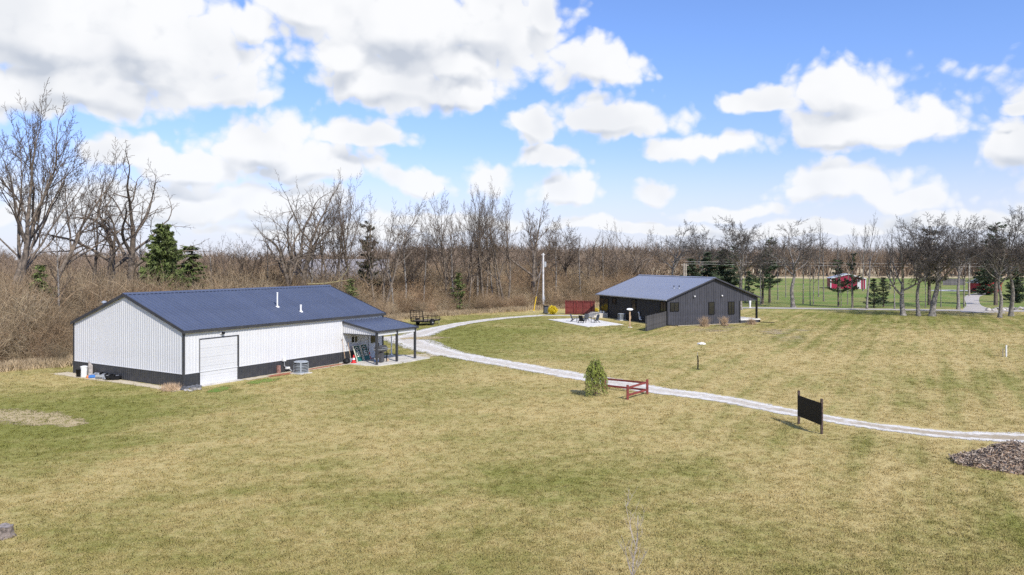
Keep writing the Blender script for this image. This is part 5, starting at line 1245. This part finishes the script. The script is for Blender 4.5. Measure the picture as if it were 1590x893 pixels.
tree('bare_tree', 'slim0', 1497, 477, 362, 'thin bare tree right behind the yellowish one', 0, 1.2, bark=BR, twig=TR)
tree('oak_tree', 'oak1', 1552, 493.5, 350, 'bare oak standing before the road near the right edge', 60, .95, bark=BR, twig=TR)
tree('oak_tree', 'oak2', 1570, 491, 322, 'large bare oak leaning right at the right edge', 240, 1.0, bark=BR, twig=TR, lean=(0, .10))
tree('oak_tree', 'oak3', 1625, 492, 335, 'bare oak cut by the right edge', 0, .9, bark=BR, twig=TR)
ORD = ('first', 'second', 'third', 'fourth', 'fifth', 'sixth', 'seventh', 'eighth', 'ninth', 'tenth', 'eleventh', 'twelfth', 'thirteenth', 'fourteenth', 'fifteenth', 'sixteenth', 'seventeenth', 'eighteenth', 'nineteenth', 'twentieth', 'twenty-first', 'twenty-second')
for i, (px, b, t) in enumerate(sorted(((1157, 470, 360), (1181, 473, 372), (1194, 468, 350), (1208, 466, 366), (1220, 462, 362), (1247, 472, 355), (1258, 474, 372), (1263, 473, 380), (1271, 461, 338), (1279, 468, 352), (1301, 477, 372),
        (1306, 476, 395), (1316, 473, 386), (1323, 478, 352), (1304, 455, 368), (1340, 452, 345), (1389, 480, 365), (1437, 478, 380), (1461, 477, 390), (1382, 450, 352), (1508, 452, 372), (1580, 455, 352)))):
    tree('slim_tree', 'slim%d' % (i % 2), px, b, t, ORD[i]+' thin straight bare tree from the left in the grove beyond the road', 47*i, .9, group='slim trees in the grove beyond the road', bark=BR, twig=TR)
for i, (px, b, t) in enumerate(((98, 546, 330), (215, 505, 352), (330, 502, 372), (413, 498, 358), (437, 497, 374), (489, 496, 345), (531, 493, 352), (612, 490, 366), (629, 488, 350), (657, 486, 362), (707, 483, 340), (741, 481, 352), (766, 480, 338), (862, 474, 360), (902, 472, 366), (940, 470, 358))):
    tree('thicket_tree', 'slim%d' % (i % 2), px, b, t, ORD[i]+' thin grey bare tree from the left along the thicket edge', 71*i, 1.1+.25*(i % 3), group='thin trees along the thicket edge', bark=M_bark_r, twig=M_twig_l, lean=(.03*(i % 3-1), .05*((i*7) % 5-2)))
C_ = dict(cat='conifer', bark=M_cbark)
tree('pine', 'fir0', 1074, 466, 402, 'dark evergreen behind the house roof, leftmost of the dark group', 0, 1.2, twig=M_yew, **C_)
tree('pine', 'fir0', 1100, 464, 392, 'dark evergreen behind the house roof, middle of the dark group', 60, 1.15, twig=M_yew, **C_)
tree('pine', 'fir0', 1124, 466, 388, 'dark evergreen behind the house gable, rightmost of the dark group', 120, 1.2, twig=M_yew, **C_)
tree('pine', 'pine1', 1140, 462, 378, 'tall thin pine behind the large oak at the porch', 120, 1.0, twig=M_pine, **C_)
tree('pine', 'fir1', 1163, 470, 420, 'small pine right of the house porch roof', 30, 1.1, twig=M_pine, **C_)
tree('pine', 'pine0', 1184, 472, 398, 'leaning pine with green tufts right of the house porch', 0, 1.3, twig=mat('fresh_pine_needles', (.050, .095, .035), .8, .3, 1.2), **C_)
tree('pine', 'pine1', 1195, 470, 368, 'tall sparse pine beside the spreading oak', 60, .9, twig=M_pine, **C_)
tree('pine', 'pine0', 1302, 477, 404, 'pine with bare trunk in front of the red barn, left one', 90, 1.0, twig=M_pine, **C_)
tree('pine', 'pine0', 1324, 478, 394, 'pine with bare trunk in front of the red barn, right one', 200, .75, twig=M_pine, **C_)
tree('pine', 'fir1', 1357, 478, 432, 'small dark pine right of the red barn, left of the pair', 0, 1.25, twig=M_yew, **C_)
tree('pine', 'fir1', 1372, 477, 430, 'small dark pine right of the red barn, right of the pair', 80, 1.3, twig=M_yew, **C_)
tree('pine', 'pine1', 1443, 474, 350, 'tall sparse pine behind the oaks before the road', 10, 1.0, twig=mat('olive_pine_needles', (.095, .090, .050), .85, .3, 1.2), **C_)
tree('pine', 'fir0', 1532, 458, 398, 'dense dark evergreen at the end of the curved driveway', 0, 1.25, twig=M_yew, **C_)
tree('pine', 'pine1', 1546, 474, 344, 'tall sparse dark pine near the right edge', 140, 1.05, twig=M_yew, **C_)
tree('pine', 'fir0', 1578, 470, 412, 'dark evergreen at the right edge beyond the road', 60, 1.0, twig=M_pine, **C_)
# green shrubs inside the thicket
for i, (px, b, h_, lab) in enumerate(((362, 500, 4.0, 'olive green cedar low behind the shed roof'), (545, 498, 5.5, 'dark green cedar behind the end of the shed roof'), (712, 487, 6.0, 'dark green cedar in the thicket behind the lane'), (62, 540, 7.5, 'dark green cedar behind the leftmost tree trunks'), (388, 497, 4.5, 'dull green cedar right of the spruce'))):
    p = G(px, b-2); e = empty('cedar', p, 0, lab, 'conifer'); (tm, cm), hh = TREES['fir1']
    for nm, me, m_ in (('trunk', tm, M_cbark), ('crown', cm, M_spruce)):
        o = link(nm, me, m_, e); o.scale = (h_/hh*1.1, h_/hh*1.1, h_/hh); o.rotation_euler.z = i
        o.material_slots[0].link = 'OBJECT'; o.material_slots[0].material = m_

# dead limbs lying in the thicket
for i, (pts_, m_, lab) in enumerate((
    ([(478, 441, 5.2), (505, 440, 4.6), (525, 437, 5.2), (548, 434, 5.8)], 'y', 'yellowish fallen limb in the thicket just behind the shed roof'),)):
    P_ = [Vector(((px-795)/F_PX*dd, dd, CAM_H-(py-HORIZON)*dd/F_PX)) for (px, py, _), dd in zip(pts_, {0: (84, 84, 85, 86), 1: (54, 55, 56, 57), 2: (54, 55, 56, 57), 3: (118, 119, 120, 120)}[i])]
    e = empty('dead_limb', (P_[0].x, P_[0].y, 0), 0, lab, 'limb'); rel = [tuple(p-e.location) for p in P_]
    hv, hf = tubes([(rel, [.06, .055, .04, .02], 6), ([rel[2], tuple(Vector(rel[2])+Vector((.8, .3, 1.0))), tuple(Vector(rel[2])+Vector((1.3, .4, 2.0)))], [.04, .03, .015], 4)])
    link('limb', mesh_np('limb', hv, hf, True), mat('lichen_bark', (.30, .26, .13), .95, .2, 4) if m_ == 'y' else M_pole, e)

# ------------------------------------------------------------------ stuff: thicket, far woods, grass
N = np.random.default_rng(12)
EDGE = np.array([(-95, 40), (-60, 46), (-37.2, 55.5), (-33.5, 60), (-27, 80), (-15.0, 104), (-8.9, 111), (4.7, 124), (15, 131), (26, 139), (34, 152)])
seg = np.linalg.norm(np.diff(EDGE, axis=0), axis=1); cum = np.concatenate([[0], np.cumsum(seg)])
def edge_pt(s, o):
    x = np.interp(s, cum, EDGE[:, 0]); y = np.interp(s, cum, EDGE[:, 1]); x2 = np.interp(s+.5, cum, EDGE[:, 0]); y2 = np.interp(s+.5, cum, EDGE[:, 1])
    t = np.stack([x2-x, y2-y], 1); t /= np.linalg.norm(t, axis=1, keepdims=True)+1e-9
    return np.stack([x-t[:, 1]*o, y+t[:, 0]*o], 1)
n = 2300; s = N.uniform(0, cum[-1]-1, n); o_ = N.uniform(0, 1, n)**1.25*46
P = edge_pt(s, o_); P += N.normal(0, .6, P.shape)
wl = W2S  # keep the thicket off the shed and the hidden house
ok = np.ones(n, bool)
for i, (x, y) in enumerate(P):
    q = SM.inverted() @ Vector((x, y, 0))
    if -1.2 < q.x < SL+3 and -4 < q.y < SW+2.0: ok[i] = False
    if -36 < x < -20 and 126 < y < 138: ok[i] = False
P = P[ok]; o_ = o_[ok]; n = len(P)
h = 1.7+np.minimum(o_, 10)*.36+N.gamma(2.0, .55, n)*np.where(o_ > 5, 1, .35); h = np.minimum(h, 8.5)
templates = [(shrub(100+i, 60, 7, .42, (.4, 1.0, 1.6)[i % 3]), M_brush) for i in range(6)]
scatter('thicket', templates, np.c_[P, np.zeros(n)], np.c_[np.zeros(n), np.zeros(n), N.uniform(0, 6.28, n)], np.c_[h*N.uniform(.6, 1.0, n), h*N.uniform(.6, 1.0, n), h], N.integers(0, 6, n), 'dense brown leafless thicket along the back of the lawn', 'thicket')
# dry tall grass along its foot
M_tall = mat('dry_tall_grass', (.47, .36, .22), .95, .2, .5, rnd=.25)
n = 2600; s = N.uniform(20, cum[-1]-2, n); P = edge_pt(s, N.normal(-.6, 1.0, n)); ok = np.array([not (-1 < (SM.inverted() @ Vector((x, y, 0))).x < SL+3 and -4 < (SM.inverted() @ Vector((x, y, 0))).y < SW+.5) for x, y in P]); P = P[ok]; n = len(P)
h = N.uniform(.35, .95, n)
scatter('dry_tall_grass', [(grass_clump(300+i, 60, .9, 1.0, .02), M_tall) for i in range(3)], np.c_[P, np.zeros(n)], np.c_[np.zeros(n), np.zeros(n), N.uniform(0, 6.28, n)], np.c_[h*1.3, h*1.3, h], N.integers(0, 3, n), 'dry tan tall grass along the foot of the thicket', 'dry grass')
# far woods
far = []
for k in range(1900):
    u = N.random()
    if u < .45: x = N.uniform(-190, 45); y = N.uniform(150, 330) if x > -60 else N.uniform(110, 330)
    else: x = N.uniform(-60, 380); y = N.uniform(335, 420)+.04*abs(x)
    if u < .45 and (x-y*.02) > 30: continue
    far.append((x, y))
far = np.array(far); n = len(far); h = np.where(far[:, 1] > 332, N.uniform(9, 16, n), N.uniform(6.5, 11.5, n))/15
M_farw = brush_mat('far_wood_branches', (.30, .225, .160), (.275, .21, .155), (.34, .26, .19))
ft = []
for k in ('far0', 'far1'):
    (tm, cm), hh = TREES[k]
    a = np.empty(len(tm.vertices)*3, np.float32); tm.vertices.foreach_get('co', a); b = np.empty(len(cm.vertices)*3, np.float32); cm.vertices.foreach_get('co', b)
    def quads(me): q = np.empty(len(me.loops), np.int32); me.loops.foreach_get('vertex_index', q); return q.reshape(-1, 4)
    ft.append((mesh_np('far_tree', np.concatenate([a, b]).reshape(-1, 3), [quads(tm), quads(cm)+len(a)//3]), M_farw))
scatter('far_woods', ft, np.c_[far, np.zeros(n)], np.c_[np.zeros(n), np.zeros(n), N.uniform(0, 6.28, n)], np.c_[h*1.1, h*1.1, h], N.integers(0, 2, n), 'hazy bare woods along the horizon', 'woods')
# lawn blades, denser near the viewer
def tuft(seed):
    return grass_clump(seed, 15, .22, .085, .0085)
m = 190000; y = 15+(N.random(m)**2.3)*120; x = N.uniform(-1, 1, m)*(y*.74+3)
keep = np.ones(m, bool)
dp = np.array([(p.x, p.y) for p in smooth_path(DRIVE, .7)]+[(p.x, p.y) for p in smooth_path(LANE, .7)])
for i0 in range(0, m, 8000):
    d2 = ((x[i0:i0+8000, None]-dp[None, :, 0])**2+(y[i0:i0+8000, None]-dp[None, :, 1])**2).min(1); keep[i0:i0+8000] &= d2 > 1.25**2
c_, s_ = math.cos(s_rz), math.sin(s_rz); lx = (x-s_loc.x)*c_+(y-s_loc.y)*s_; ly = -(x-s_loc.x)*s_+(y-s_loc.y)*c_
keep &= ~((lx > -.9) & (lx < SL+1.2) & (ly > -1.0) & (ly < SW+.5)); keep &= ~((lx > 12.8) & (lx < 20) & (ly > -4.3) & (ly < 0)); keep &= ~((lx > D0-.2) & (lx < D1+.2) & (ly > -1.3) & (ly < 0))
c2, s2 = math.cos(h_rz), math.sin(h_rz); hx = (x-h_loc.x)*c2+(y-h_loc.y)*s2; hy = -(x-h_loc.x)*s2+(y-h_loc.y)*c2
keep &= ~((hx > -2.2) & (hx < HT+.6) & (hy > -1.0) & (hy < HL+2))
pq = [G(850, 496.5), G(912.5, 508), G(968, 504.5), G(910, 494)]; ins = np.ones(len(x), bool)
for a, b in zip(pq, pq[1:]+pq[:1]): ins &= ((b.x-a.x)*(y-a.y)-(b.y-a.y)*(x-a.x)) > -.2
keep &= ~ins; keep &= ~((y > 105) & (x > 2) & (x < 16)); keep &= y < 116
x, y = x[keep], y[keep]; n = len(x); sz = N.uniform(.45, 1.15, n)*(1+(y-15)/90)
scatter('lawn_grass', [(tuft(400+i), M_tuft) for i in range(6)], np.c_[x, y, np.zeros(n)], np.c_[N.normal(0, .2, n), N.normal(0, .2, n), N.uniform(0, 6.28, n)], np.c_[sz*1.25, sz*1.25, sz*N.uniform(.3, .85, n)*np.clip((150-y)/60, .2, 1)], N.integers(0, 6, n), 'short tan and green winter grass of the mown lawn', 'grass')
